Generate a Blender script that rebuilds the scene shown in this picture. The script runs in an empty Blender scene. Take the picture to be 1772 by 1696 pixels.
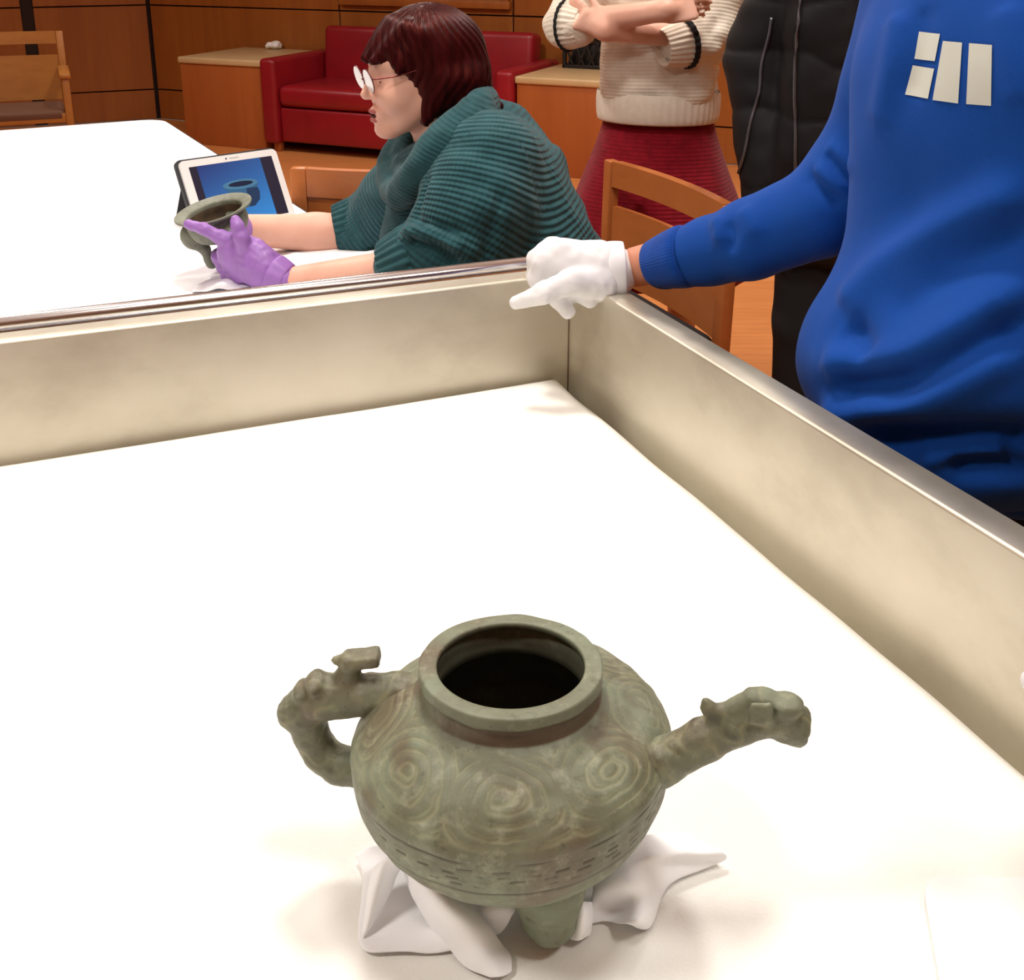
import bpy, bmesh, math, random
import numpy as np
from mathutils import Vector, Matrix

# ------------------------------------------------------------------ camera, world, light
scene = bpy.context.scene
COL = scene.collection
F, CX, CY, CAMH = 1950.0, 886.0, 520.0, 1.40          # focal length / principal point in 1772x1696 pixels
PITCH = math.atan(634/1950)
cam_d = bpy.data.cameras.new('camera'); cam = bpy.data.objects.new('camera', cam_d); COL.objects.link(cam)
cam.location = (0, 0, CAMH); cam.rotation_euler = (math.pi/2-PITCH, 0, 0)
cam_d.sensor_fit = 'HORIZONTAL'; cam_d.sensor_width = 36; cam_d.lens = F/1772*36
cam_d.shift_y = -(848-CY)/1772; cam_d.clip_start = 0.02
scene.camera = cam
vs = scene.view_settings
vs.view_transform = 'Standard'; vs.look = 'None'; vs.gamma = 1; vs.use_curve_mapping = False
vs.exposure = 0.0
w = bpy.data.worlds.new('world'); scene.world = w; w.use_nodes = True
w.node_tree.nodes['Background'].inputs[0].default_value = (1.0, .9, .78, 1)
w.node_tree.nodes['Background'].inputs[1].default_value = 0.12

def ceiling_lamp(x, y, power, size=.35, col=(1, .96, .90), z=2.93, spread=150):
    l = bpy.data.lights.new('ceiling_lamp', 'AREA'); l.shape = 'DISK'; l.size = size
    l.energy = power; l.color = col; l.spread = math.radians(spread)
    o = bpy.data.objects.new('ceiling_lamp', l); COL.objects.link(o); o.location = (x, y, z)
    return o
ceiling_lamp(-.25, 1.75, 20, .30)
ceiling_lamp(.25, .55, 10, .40)
ceiling_lamp(-1.5, 3.0, 26, .35)
ceiling_lamp(1.0, 3.1, 20, .35)
ceiling_lamp(-.8, 5.2, 34, .35)
ceiling_lamp(1.6, 5.4, 30, .35)
ceiling_lamp(-2.9, 6.2, 22, .35)
ceiling_lamp(-1.5, .2, 26, .5)
ceiling_lamp(1.4, .2, 14, .5)

# ------------------------------------------------------------------ geometry helpers
cP, sP = math.cos(PITCH), math.sin(PITCH)
def A3(*v): return np.array(v, float)
def ray(x, y):
    u = (x-CX)/F; v = -(y-CY)/F
    return A3(u, cP+v*sP, -sP+v*cP)
def PY(x, y, Y):                    # point of a sight line at ground distance Y
    r = ray(x, y); return r*(Y/r[1])+A3(0, 0, CAMH)
def PZ(x, y, z):                    # point of a sight line at height z
    r = ray(x, y); return r*((z-CAMH)/r[2])+A3(0, 0, CAMH)
def nrm(v): v = np.asarray(v, float); return v/np.linalg.norm(v)
def frame(f, up=(0, 0, 1)):         # columns: forward, left, up
    f = nrm(f); l = nrm(np.cross(up, f)); u = np.cross(f, l)
    return np.stack([f, l, u], 1)
def rotm(axis, deg): return np.array(Matrix.Rotation(math.radians(deg), 3, Vector(axis)))

def empty(name, loc, label=None, cat=None, group=None, rot=None):
    o = bpy.data.objects.new(name, None); COL.objects.link(o); o.location = loc; o.empty_display_size = .05
    if rot: o.rotation_euler = rot
    if label: o['label'] = label; o['category'] = cat
    if group: o['group'] = group
    return o
def link(name, me, mat, parent=None, local=False, smooth=True):
    o = bpy.data.objects.new(name, me); COL.objects.link(o)
    if mat is not None:
        me.materials.clear()
        for m in (mat if isinstance(mat, (list, tuple)) else [mat]): me.materials.append(m)
    if parent:
        o.parent = parent
        if not local:
            r = parent
            off = Vector((0, 0, 0))
            while r: off += r.location; r = r.parent
            me.transform(Matrix.Translation(-off))
    if smooth: me.shade_smooth()
    return o
def mesh(name, V, Fc):
    me = bpy.data.meshes.new(name)
    V = np.asarray(V, float); me.from_pydata(V.tolist(), [], [list(map(int, f)) for f in Fc]); me.update()
    return me
def fast_mesh(name, V, Q):          # quads, numpy
    me = bpy.data.meshes.new(name); nq = len(Q)
    me.vertices.add(len(V)); me.vertices.foreach_set('co', np.asarray(V, np.float32).ravel())
    me.loops.add(nq*4); me.loops.foreach_set('vertex_index', np.asarray(Q, np.int32).ravel())
    me.polygons.add(nq); me.polygons.foreach_set('loop_start', np.arange(0, nq*4, 4, dtype=np.int32))
    me.update(calc_edges=True); me.validate()
    return me
def attr(me, name, vals):
    a = me.attributes.new(name, 'FLOAT', 'POINT'); a.data.foreach_set('value', np.asarray(vals, np.float32))
def tagged(o, label, cat, group=None):
    o['label'] = label; o['category'] = cat
    if group: o['group'] = group
    return o
def sharp(o, deg=35):
    m = o.data
    try: m.set_sharp_from_angle(angle=math.radians(deg))
    except Exception: pass
    return o
def obox(name, o, u, v, w_, mat, parent=None, bev=.004, seg=2, local=False):   # box from a corner and three edge vectors
    o, u, v, w_ = map(lambda q: np.asarray(q, float), (o, u, v, w_))
    bm = bmesh.new(); vs_ = []
    for k in (0, 1):
        for j in (0, 1):
            for i in (0, 1): vs_.append(bm.verts.new(o+u*i+v*j+w_*k))
    for f in ((0, 2, 3, 1), (4, 5, 7, 6), (0, 1, 5, 4), (2, 6, 7, 3), (0, 4, 6, 2), (1, 3, 7, 5)): bm.faces.new([vs_[i] for i in f])
    bmesh.ops.recalc_face_normals(bm, faces=bm.faces)
    if bev: bmesh.ops.bevel(bm, geom=bm.edges[:], offset=bev, segments=seg, profile=.5, affect='EDGES', clamp_overlap=True)
    me = bpy.data.meshes.new(name); bm.to_mesh(me); bm.free()
    return sharp(link(name, me, mat, parent, local), 40)
def cbox(name, c, h, mat, parent=None, R=None, bev=.004, seg=2, local=False):
    R = np.eye(3) if R is None else R; c = np.asarray(c, float)
    return obox(name, c-R@np.asarray(h, float), R[:, 0]*2*h[0], R[:, 1]*2*h[1], R[:, 2]*2*h[2], mat, parent, bev, seg, local)
def catmull(pts, n):
    pts = np.asarray(pts, float); out = []
    for i in range(len(pts)-1):
        p0 = pts[max(i-1, 0)]; p1 = pts[i]; p2 = pts[i+1]; p3 = pts[min(i+2, len(pts)-1)]
        for t in np.linspace(0, 1, n, endpoint=False):
            out.append(.5*((2*p1)+(-p0+p2)*t+(2*p0-5*p1+4*p2-p3)*t*t+(-p0+3*p1-3*p2+p3)*t**3))
    out.append(pts[-1]); return np.array(out)
def tube_vf(path, rad, n=12, flat=1.0, up=(0, 0, 1), closed=False):
    path = np.asarray(path, float); m = len(path)
    rad = np.broadcast_to(np.asarray(rad, float), (m,)) if np.ndim(rad) < 2 else rad
    V = []; Q = []
    for i in range(m):
        a = path[(i-1) % m] if closed else path[max(i-1, 0)]
        b = path[(i+1) % m] if closed else path[min(i+1, m-1)]
        t = nrm(b-a); s = np.cross(up, t)
        if np.linalg.norm(s) < 1e-3: s = np.cross((1, 0, 0), t)
        s = nrm(s); q = np.cross(t, s)
        for j in range(n):
            an = 2*math.pi*j/n
            V.append(path[i]+rad[i]*(s*math.cos(an)*flat+q*math.sin(an)))
    for i in range(m if closed else m-1):
        i2 = (i+1) % m
        for j in range(n): Q.append((i*n+j, i*n+(j+1) % n, i2*n+(j+1) % n, i2*n+j))
    if not closed:
        Q.append(tuple(reversed(range(n)))); Q.append(tuple(range((m-1)*n, m*n)))
    return V, Q
def tube(name, path, rad, mat, parent=None, n=12, flat=1.0, up=(0, 0, 1), local=False, closed=False):
    V, Q = tube_vf(path, rad, n, flat, up, closed)
    return link(name, mesh(name, V, Q), mat, parent, local)
def lathe_vf(prof, n=64, c=(0, 0, 0), R=None):
    prof = np.asarray(prof, float); m = len(prof); R = np.eye(3) if R is None else R
    th = np.arange(n)*2*math.pi/n
    V = np.stack([prof[:, 0, None]*np.cos(th), prof[:, 0, None]*np.sin(th), np.repeat(prof[:, 1, None], n, 1)], -1).reshape(-1, 3)
    i, j = np.meshgrid(np.arange(m-1), np.arange(n), indexing='ij')
    Q = np.stack([i*n+j, i*n+(j+1) % n, (i+1)*n+(j+1) % n, (i+1)*n+j], -1).reshape(-1, 4)
    return V@R.T+np.asarray(c), Q
def sheet(name, rows, mat, parent=None, thick=.0016, sub=2, local=False):   # cloth: a grid of points, thickened and smoothed
    rows = np.asarray(rows, float); m, n = rows.shape[:2]
    i, j = np.meshgrid(np.arange(m-1), np.arange(n-1), indexing='ij')
    Q = np.stack([i*n+j, i*n+j+1, (i+1)*n+j+1, (i+1)*n+j], -1).reshape(-1, 4)
    o = link(name, fast_mesh(name, rows.reshape(-1, 3), Q), mat, parent, local)
    s = o.modifiers.new('thick', 'SOLIDIFY'); s.thickness = thick; s.offset = 0
    s = o.modifiers.new('smooth', 'SUBSURF'); s.levels = sub; s.render_levels = sub
    return o

# ---- smooth-blended volumes meshed with surface nets (bodies, clothes, hands)
def cone(a, b, ra, rb):
    a = np.asarray(a, float); b = np.asarray(b, float); ba = b-a; L = max(float(ba@ba), 1e-12)
    def fn(P):
        pa = P-a; h = np.clip((pa@ba)/L, 0, 1)
        return np.sqrt(((pa-h[..., None]*ba)**2).sum(-1))-(ra+(rb-ra)*h)
    m = max(ra, rb); return fn, np.minimum(a, b)-m, np.maximum(a, b)+m
def ell(c, r, R=None):
    c = np.asarray(c, float); r = np.asarray(r, float); R = np.eye(3) if R is None else R
    def fn(P):
        q = (P-c)@R; k0 = np.sqrt(((q/r)**2).sum(-1)); k1 = np.sqrt(((q/(r*r))**2).sum(-1))+1e-9
        return k0*(k0-1)/k1
    e = np.sqrt(((R*r)**2).sum(1)); return fn, c-e, c+e
def rbox(c, h, rad, R=None):
    c = np.asarray(c, float); h = np.asarray(h, float)-rad; R = np.eye(3) if R is None else R
    def fn(P):
        q = np.abs((P-c)@R)-h
        return np.sqrt((np.maximum(q, 0)**2).sum(-1))+np.minimum(q.max(-1), 0)-rad
    e = np.abs(R)@(h+rad); return fn, c-e, c+e
def chain(pts, rads):
    return [cone(pts[i], pts[i+1], rads[i], rads[i+1]) for i in range(len(pts)-1)]
def smin(a, b, k):
    h = np.clip(.5+.5*(b-a)/k, 0, 1); return b*(1-h)+a*h-k*h*(1-h)
def sdf_vq(items, vox, k=.02):
    its = []
    for it in items:                       # prim | (prim, k) | (prim, k, 'cut')
        if callable(it[0]): its.append((it, k, 'add'))
        else: its.append((it[0], it[1], it[2] if len(it) > 2 else 'add'))
    lo = np.min([p[1] for p, _, op in its if op == 'add'], 0)-4*vox
    hi = np.max([p[2] for p, _, op in its if op == 'add'], 0)+4*vox
    n = np.ceil((hi-lo)/vox).astype(int)+1
    D = np.full(n, 1.0, np.float32)
    ax = [lo[i]+vox*np.arange(n[i]) for i in range(3)]
    for p, kk, op in its:
        m = kk+3*vox
        i0 = np.clip(np.floor((p[1]-m-lo)/vox).astype(int), 0, n); i1 = np.clip(np.ceil((p[2]+m-lo)/vox).astype(int)+1, 0, n)
        if (i1 <= i0).any(): continue
        sl = tuple(slice(a, b) for a, b in zip(i0, i1))
        G = np.stack(np.meshgrid(*[ax[i][sl[i]] for i in range(3)], indexing='ij'), -1)
        d = p[0](G).astype(np.float32)
        D[sl] = smin(D[sl], d, kk) if op == 'add' else -smin(-D[sl], d, kk)
    ins = D < 0
    cs = [(a, b, c) for a in (0, 1) for b in (0, 1) for c in (0, 1)]
    nx, ny, nz = n-1
    cnt = sum(ins[a:a+nx, b:b+ny, c:c+nz].astype(np.int8) for a, b, c in cs)
    mask = (cnt > 0) & (cnt < 8)
    idx = np.full(mask.shape, -1, np.int64); I = np.argwhere(mask); idx[mask] = np.arange(len(I))
    acc = np.zeros((len(I), 3)); num = np.zeros(len(I))
    val = {c: D[I[:, 0]+c[0], I[:, 1]+c[1], I[:, 2]+c[2]].astype(float) for c in cs}
    for c in cs:
        for d in range(3):
            if c[d]: continue
            e = list(c); e[d] = 1; e = tuple(e)
            v0, v1 = val[c], val[e]; x = (v0 < 0) != (v1 < 0)
            t = np.where(x, v0/np.where(x, v0-v1, 1), 0)
            pos = np.tile(np.array(c, float), (len(I), 1)); pos[:, d] += t
            acc += pos*x[:, None]; num += x
    V = lo+vox*(I+acc/num[:, None])
    Q = []
    for d in range(3):
        e = [0, 0, 0]; e[d] = 1
        s0 = ins[:n[0]-e[0], :n[1]-e[1], :n[2]-e[2]]; s1 = ins[e[0]:, e[1]:, e[2]:]
        E = np.argwhere(s0 != s1)
        if not len(E): continue
        u, v = [(1, 2), (2, 0), (0, 1)][d]
        du = np.eye(3, dtype=int)[u]; dv = np.eye(3, dtype=int)[v]
        q = [idx[tuple((E-o).T)] for o in (0*du, du, du+dv, dv)]
        q = np.stack(q, 1); fl = s0[tuple(E.T)]
        q[~fl] = q[~fl][:, ::-1]; Q.append(q)
    return V, np.concatenate(Q)
def relax(V, Q, it=2, f=.5):
    E = np.concatenate([Q[:, [0, 1]], Q[:, [1, 2]], Q[:, [2, 3]], Q[:, [3, 0]]]); E = np.concatenate([E, E[:, ::-1]])
    for _ in range(it):
        s = np.zeros_like(V); c = np.zeros(len(V))
        for d in range(3): s[:, d] = np.bincount(E[:, 0], V[E[:, 1], d], len(V))
        c = np.bincount(E[:, 0], minlength=len(V)); V = V+f*(s/np.maximum(c, 1)[:, None]-V)
    return V
def normals(V, Q):
    nf = np.cross(V[Q[:, 2]]-V[Q[:, 0]], V[Q[:, 3]]-V[Q[:, 1]]); n = np.zeros_like(V)
    for j in range(4):
        for d in range(3): n[:, d] += np.bincount(Q[:, j], nf[:, d], len(V))
    return n/np.maximum(np.linalg.norm(n, axis=1), 1e-12)[:, None]
from mathutils.bvhtree import BVHTree
def drape(V, Q, folds):
    """soft folds: ridges (+) and furrows (-) following lines on the cloth"""
    bv = BVHTree.FromPolygons([tuple(v) for v in V], [tuple(map(int, q)) for q in Q]); N_ = normals(V, Q); d_ = np.zeros(len(V))
    for amp, wd, pts in folds:
        H = []
        for p_ in catmull(np.array(pts, float), 8):
            h = bv.ray_cast(Vector((0, 0, CAMH)), Vector(tuple(nrm(ray(*p_)))))
            if h[0] is not None: H.append(np.array(h[0]))
        if not H: continue
        H = np.array(H); dd = np.full(len(V), 9.0); tt = np.zeros(len(V))
        for k_, h in enumerate(H):
            e_ = np.linalg.norm(V-h, axis=1); m_ = e_ < dd; dd[m_] = e_[m_]; tt[m_] = k_/max(len(H)-1, 1)
        d_ += amp*np.exp(-(dd/wd)**2)*np.clip(np.minimum(tt, 1-tt)*6+.25, 0, 1)
    return V+N_*d_[:, None]
def waves(V, scale, seed=0, n=7):         # smooth pseudo noise in about -1..1
    rng = np.random.RandomState(seed); o = np.zeros(len(V))
    for _ in range(n):
        k = rng.normal(size=3); k *= (2*math.pi/scale)/np.linalg.norm(k)*rng.uniform(.6, 1.5)
        o += np.sin(V@k+rng.uniform(0, 6.28)+1.5*np.sin(V@np.roll(k, 1)*.6))
    return o/math.sqrt(n)
def blob(name, items, vox, mat, parent=None, k=.02, rel=2, disp=None, rib=None, folds=None):
    V, Q = sdf_vq(items, vox, k)
    if rel: V = relax(V, Q, rel)
    if folds: V = relax(drape(V, Q, folds), Q, 1)
    if disp is not None: V = V+normals(V, Q)*disp(V)[:, None]
    me = fast_mesh(name, V, Q)
    if rib is not None:
        r = rib(V)
        if isinstance(r, tuple): attr(me, 'rib', r[0]); attr(me, 'rib2', r[1])
        else: attr(me, 'rib', r)
    return link(name, me, mat, parent)
def rib_field(segs, soft=.03):            # knit rows: arc length along the limbs, blended between them
    def fn(V):
        W = np.zeros(len(V)); S = np.zeros(len(V)); T = np.zeros(len(V))
        for a, b, r, off in segs:
            a = np.asarray(a, float); b = np.asarray(b, float); ba = b-a; L = np.linalg.norm(ba); t = ba/L
            pa = V-a; s = pa@t; h = np.clip(s, 0, L)
            q = pa-h[:, None]*t; d = np.maximum(np.linalg.norm(q, axis=1)-r, 0)
            w_ = np.exp(-d/soft)+1e-9
            x = nrm(np.cross(t, (0.3, 1, .2))); y = np.cross(t, x)
            an = np.arctan2(q@y, q@x)
            W += w_; S += w_*(s+off); T += w_*an*r
        return S/W, T/W
    return fn

# ------------------------------------------------------------------ materials
def lin(c):
    return tuple((x/255/12.92 if x/255 <= .04045 else ((x/255+.055)/1.055)**2.4) for x in c)+(1,)
class NT:
    def __init__(s, name):
        s.m = bpy.data.materials.new(name); s.m.use_nodes = True; s.t = s.m.node_tree; s.n = s.t.nodes
        s.b = s.n['Principled BSDF']
    def new(s, ty, **kw):
        q = s.n.new(ty)
        for k, v in kw.items():
            if hasattr(q, k): setattr(q, k, v)
        return q
    def lk(s, a, b): s.t.links.new(a, b)
    def coord(s, scale=(1, 1, 1), kind='Object'):
        c = s.new('ShaderNodeTexCoord'); mp = s.new('ShaderNodeMapping'); s.lk(c.outputs[kind], mp.inputs[0]); mp.inputs['Scale'].default_value = scale
        return mp.outputs[0]
    def noise(s, vec, scale, detail=4, rough=.55, dist=0):
        q = s.new('ShaderNodeTexNoise'); q.inputs['Scale'].default_value = scale; q.inputs['Detail'].default_value = detail
        q.inputs['Roughness'].default_value = rough; q.inputs['Distortion'].default_value = dist
        if vec is not None: s.lk(vec, q.inputs['Vector'])
        return q.outputs['Fac']
    def ramp(s, fac, stops):
        r = s.new('ShaderNodeValToRGB'); e = r.color_ramp.elements
        while len(e) < len(stops): e.new(.5)
        for i, (p, c) in enumerate(stops): e[i].position = p; e[i].color = c if len(c) == 4 else lin(c)
        s.lk(fac, r.inputs[0]); return r.outputs[0]
    def math(s, op, a, b=None):
        q = s.new('ShaderNodeMath'); q.operation = op
        for i, v in enumerate((a, b)):
            if v is None: continue
            if isinstance(v, (int, float)): q.inputs[i].default_value = v
            else: s.lk(v, q.inputs[i])
        return q.outputs[0]
    def mix(s, fac, a, b):
        q = s.new('ShaderNodeMix', data_type='RGBA')
        for i, v in ((0, fac), (6, a), (7, b)):
            if isinstance(v, (int, float)): q.inputs[i].default_value = v
            elif isinstance(v, tuple): q.inputs[i].default_value = v if len(v) == 4 else lin(v)
            else: s.lk(v, q.inputs[i])
        return q.outputs[2]
    def attr(s, name):
        q = s.new('ShaderNodeAttribute'); q.attribute_name = name; return q.outputs['Fac']
    def bump(s, h, strength=.3, dist=.002):
        q = s.new('ShaderNodeBump'); q.inputs['Strength'].default_value = strength; q.inputs['Distance'].default_value = dist
        s.lk(h, q.inputs['Height']); s.lk(q.outputs[0], s.b.inputs['Normal'])
    def col(s, c):
        if isinstance(c, tuple): s.b.inputs['Base Color'].default_value = c if len(c) == 4 else lin(c)
        else: s.lk(c, s.b.inputs['Base Color'])
    def set(s, **kw):
        for k, v in kw.items(): s.b.inputs[k.replace('_', ' ')].default_value = v
        return s

def plain(name, c, rough=.5, metal=0, var=0, vscale=6, bump=0, bscale=200, c2=None, stretch=(1, 1, 1), spec=.5, bdist=.002, sheen=0):
    t = NT(name); t.set(Roughness=rough, Metallic=metal, Specular_IOR_Level=spec, Sheen_Weight=sheen)
    v = t.coord(stretch)
    c2 = c2 or tuple(max(0, x*(1-var)) for x in c)
    t.col(t.ramp(t.noise(v, vscale), [(.3, c2), (.7, c)]))
    if bump: t.bump(t.noise(t.coord(), bscale, 3), bump, bdist)
    return t.m
def wood(name, c1, c2, rough=.4, axis=2, scale=7):
    t = NT(name); st = [scale*3.5]*3; st[axis] = scale*.28; t.set(Roughness=rough)
    f = t.noise(t.coord(tuple(st)), 1, 6, .6, .6); g = t.noise(t.coord(tuple(x*.25 for x in st)), 1, 2)
    t.col(t.ramp(t.math('MULTIPLY_ADD', f, .55) if False else t.math('ADD', t.math('MULTIPLY', f, .6), t.math('MULTIPLY', g, .4)), [(.3, c2), (.68, c1)]))
    t.bump(f, .06, .001); return t.m
def knit(name, c, c2, pitch, st=.6, dist=.004, stitch=.006, rough=.95):
    t = NT(name); t.set(Roughness=rough, Sheen_Weight=.12, Specular_IOR_Level=.2)
    r = t.attr('rib'); q = t.attr('rib2')
    s1 = t.math('SINE', t.math('MULTIPLY', r, 2*math.pi/pitch))
    s2 = t.math('SINE', t.math('MULTIPLY', q, 2*math.pi/stitch))
    nz = t.noise(t.coord(), 220, 3)
    h = t.math('ADD', t.math('ADD', s1, t.math('MULTIPLY', s2, .28)), t.math('MULTIPLY', nz, .5))
    t.bump(h, st, dist)
    t.col(t.ramp(t.noise(t.coord(), 45, 3), [(.3, c2), (.7, c)]))
    return t.m

M = {}
M['pad'] = plain('white_felt', (250, 249, 244), .95, var=.015, vscale=9, bump=.25, bscale=420, spec=.15)
M['cloth'] = plain('white_cotton', (252, 252, 255), .9, var=.008, vscale=20, bump=.12, bscale=900, spec=.2)
M['paper'] = plain('white_paper', (250, 250, 250), .8, var=.01)
M['tabletop'] = plain('white_table_cover', (252, 252, 253), .75, var=.008, vscale=3)
M['darkedge'] = plain('dark_edge', (58, 58, 62), .45, var=.1)
M['chrome'] = plain('chrome', (228, 229, 233), .2, 1, var=.02)
t = NT('brushed_steel'); t.set(Metallic=.82, Roughness=.36)
f1 = t.noise(t.coord((3, 3, 5)), 1.6, 5, .6); f2 = t.noise(t.coord((18, 18, 26)), 1, 3)
t.col(t.ramp(f1, [(.3, (194, 186, 169)), (.5, (211, 204, 187)), (.75, (219, 212, 197))]))
t.lk(t.math('ADD', t.math('MULTIPLY', f2, .12), .40), t.b.inputs['Roughness'])
t.bump(t.noise(t.coord((900, 900, 12)), 1, 2), .03, .0004); M['steel'] = t.m
M['castor'] = plain('castor_rubber', (40, 40, 42), .7)
WALLC = ((168, 100, 42), (146, 82, 32))
M['wall'] = wood('wall_veneer', WALLC[0], WALLC[1], .38, 2, 5)
M['seam'] = plain('dark_joint', (38, 17, 8), .8)
M['plainwall'] = plain('plaster', (196, 170, 140), .8)
M['ceil'] = plain('ceiling_white', (242, 238, 230), .9)
M['veneer_light'] = wood('light_veneer', (178, 120, 52), (160, 104, 44), .4, 0, 5)
M['cab'] = wood('cabinet_veneer', (176, 98, 46), (160, 86, 38), .4, 2, 5)
M['cabtop'] = plain('beige_laminate', (208, 178, 130), .4, var=.05)
M['chairwood'] = wood('chair_beech', (190, 112, 58), (172, 98, 48), .38, 1, 6)
M['chairwood2'] = wood('chair_oak', (168, 108, 44), (150, 92, 36), .4, 0, 6)
M['seat_brown'] = plain('brown_upholstery', (92, 56, 34), .8)
M['seat'] = plain('black_upholstery', (22, 20, 22), .75, bump=.2)
M['leather'] = plain('red_leather', (150, 22, 34), .36, var=.12, vscale=5, bump=.08, bscale=300)
t = NT('floor_boards'); t.set(Roughness=.35)
fb = t.noise(t.coord((2.2, 30, 1)), 1, 5, .6, .4); t.col(t.ramp(fb, [(.3, (196, 122, 66)), (.7, (216, 142, 82))])); M['floor'] = t.m
M['black'] = plain('black_metal', (26, 20, 18), .5)
M['skin'] = plain('skin', (234, 184, 162), .5, var=.05, vscale=14, c2=(226, 166, 142), bump=.05, bscale=500)
M['skin2'] = plain('skin_tan', (206, 140, 112), .5, var=.05, vscale=14, c2=(192, 124, 96), bump=.05, bscale=500)
M['purple'] = plain('nitrile_purple', (160, 112, 190), .45, var=.06, vscale=30, bump=.15, bscale=120)
M['glove'] = plain('white_cotton_glove', (238, 236, 238), .9, var=.015, bump=.1, bscale=800, spec=.2)
M['teal'] = knit('teal_knit', (48, 90, 96), (38, 76, 82), .0108, .55, .0030, .0065)
M['teal_rib'] = knit('teal_ribbing', (44, 84, 89), (34, 70, 75), .0085, .35, .002, .0085)
M['cream'] = knit('cream_knit', (240, 229, 212), (230, 217, 198), .010, .22, .002, .009)
M['creamrib'] = knit('cream_ribbing', (242, 232, 216), (232, 220, 202), .1, .1, .002, .011)
M['skirt'] = knit('red_knit', (142, 16, 34), (120, 10, 26), .011, .28, .003, .012)
M['blackband'] = plain('black_yarn', (16, 14, 16), .9)
M['down'] = plain('black_nylon', (24, 23, 25), .62, var=.2, bump=.05, spec=.3)
M['trousers'] = plain('black_trousers', (18, 18, 20), .9)
M['zip'] = plain('zip_metal', (120, 120, 126), .35, .8)
M['blue'] = plain('blue_fleece', (8, 70, 158), .85, var=.06, vscale=4, bump=.15, bscale=700, spec=.2, sheen=.05)
M['bluerib'] = knit('blue_ribbing', (10, 66, 152), (8, 58, 138), .1, .1, .001, .0035)
M['print'] = plain('white_print', (208, 210, 200), .7, var=.03)
M['hair_brown'] = plain('dark_hair', (40, 26, 20), .4)
t = NT('auburn_hair'); t.set(Roughness=.40, Specular_IOR_Level=.28, Specular_Tint=lin((255, 130, 110)))
hs = t.math('SINE', t.math('MULTIPLY', t.attr('rib'), 150)); hn = t.noise(t.coord((110, 110, 6)), 1, 4)
t.col(t.ramp(hn, [(.3, (24, 4, 7)), (.7, (58, 12, 13))])); t.bump(t.math('ADD', hs, t.math('MULTIPLY', hn, 3)), .22, .0009); M['hair'] = t.m
M['lens'] = NT('lens').set(Roughness=.12, Transmission_Weight=.45, IOR=1.5, Base_Color=(1, 1, 1, 1)).m  # half-opaque white glass: the lens glare is put into the colour
M['wire'] = plain('spectacle_metal', (120, 60, 60), .25, .9)
M['lip'] = plain('lips', (176, 92, 86), .45)
M['mouth'] = plain('mouth_dark', (70, 20, 18), .6)
M['eye'] = plain('eye', (60, 45, 40), .2)
M['tabwhite'] = plain('tablet_white', (236, 234, 232), .3)
M['tabcase'] = plain('tablet_case', (44, 46, 50), .6)
def bronze(name, base, green, brown, pale, groove=True):
    t = NT(name); t.set(Roughness=.52, Metallic=.0, Specular_IOR_Level=.45)
    v = t.coord()
    a = t.ramp(t.noise(v, 17, 6, .62, .4), [(.36, base), (.62, green)])
    a = t.mix(t.ramp(t.noise(v, 9, 5, .6, .8), [(.50, (0, 0, 0, 1)), (.66, (.75, .75, .75, 1))]), a, brown)
    a = t.mix(t.ramp(t.noise(v, 60, 6, .72), [(.53, (0, 0, 0, 1)), (.72, (.6, .6, .6, 1))]), a, pale)
    a = t.mix(t.ramp(t.noise(v, 120, 3, .6), [(.26, (.5, .5, .5, 1)), (.4, (0, 0, 0, 1))]), a, (58, 56, 42))
    if groove:
        g = t.attr('groove'); a = t.mix(t.math('MULTIPLY', g, .42), a, (160, 158, 122))
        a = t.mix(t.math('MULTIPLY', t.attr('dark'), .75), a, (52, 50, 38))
        a = t.mix(t.math('MULTIPLY', t.attr('rust'), .7), a, (84, 54, 42))
    t.col(a)
    t.bump(t.noise(v, 160, 5, .65), .25, .0012); return t.m
M['bronze'] = bronze('bronze_patina', (104, 103, 82), (122, 130, 108), (104, 84, 66), (166, 168, 146))
M['bronze2'] = bronze('bronze_patina_small', (112, 114, 98), (128, 132, 116), (92, 84, 70), (158, 160, 148), False)

# ------------------------------------------------------------------ the room
def struct(o): o['kind'] = 'structure'; return o
WD = A3(math.cos(math.radians(24)), -math.sin(math.radians(24)), 0); WN = A3(WD[1], -WD[0], 0)   # along the back wall / into the room
W0 = A3(1.313, 7.148, 0)
CEIL = 3.0
def WP(s, d, z): return W0+WD*s+WN*d+A3(0, 0, z)
def s_at(px, d, z):          # place along the back wall seen at pixel column px
    lo, hi = -8, 6
    for _ in range(50):
        m = (lo+hi)/2; P = WP(m, d, z); q = CX+F*P[0]/(P[1]*cP-(P[2]-CAMH)*sP)
        lo, hi = (m, hi) if q < px else (lo, m)
    return lo
SC = s_at(265, 0, .5)
corner = WP(SC, 0, 0)
LD = A3(-math.sin(math.radians(67)), -math.cos(math.radians(67)), 0); LN = A3(-LD[1], LD[0], 0)     # along the left wall away from the corner / into the room
if LN[1] > 0: LN = -LN
floor_pts = [corner, corner+LD*6.5, A3(-8.9, -2.6, 0), A3(4.6, -2.6, 0), A3(4.6, WP(3.6, 0, 0)[1], 0), WP(3.6, 0, 0)]
struct(link('floor', mesh('floor', floor_pts, [range(6)]), M['floor'], smooth=False))
struct(link('ceiling', mesh('ceiling', [p+A3(0, 0, CEIL) for p in floor_pts], [range(5, -1, -1)]), M['ceil'], smooth=False))
def slab(name, a, b, mat, out, th=.1):
    d = b-a; return struct(obox(name, a, d, nrm(out)*th, A3(0, 0, CEIL), mat, bev=0))
wb = slab('wall_back', corner-WN*.022-WD*.05, WP(3.6, -.022, 0), M['seam'], -WN)
wl = slab('wall_left', corner+LD*6.5-LN*.022, corner-LN*.022, M['seam'], -LN)
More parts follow.
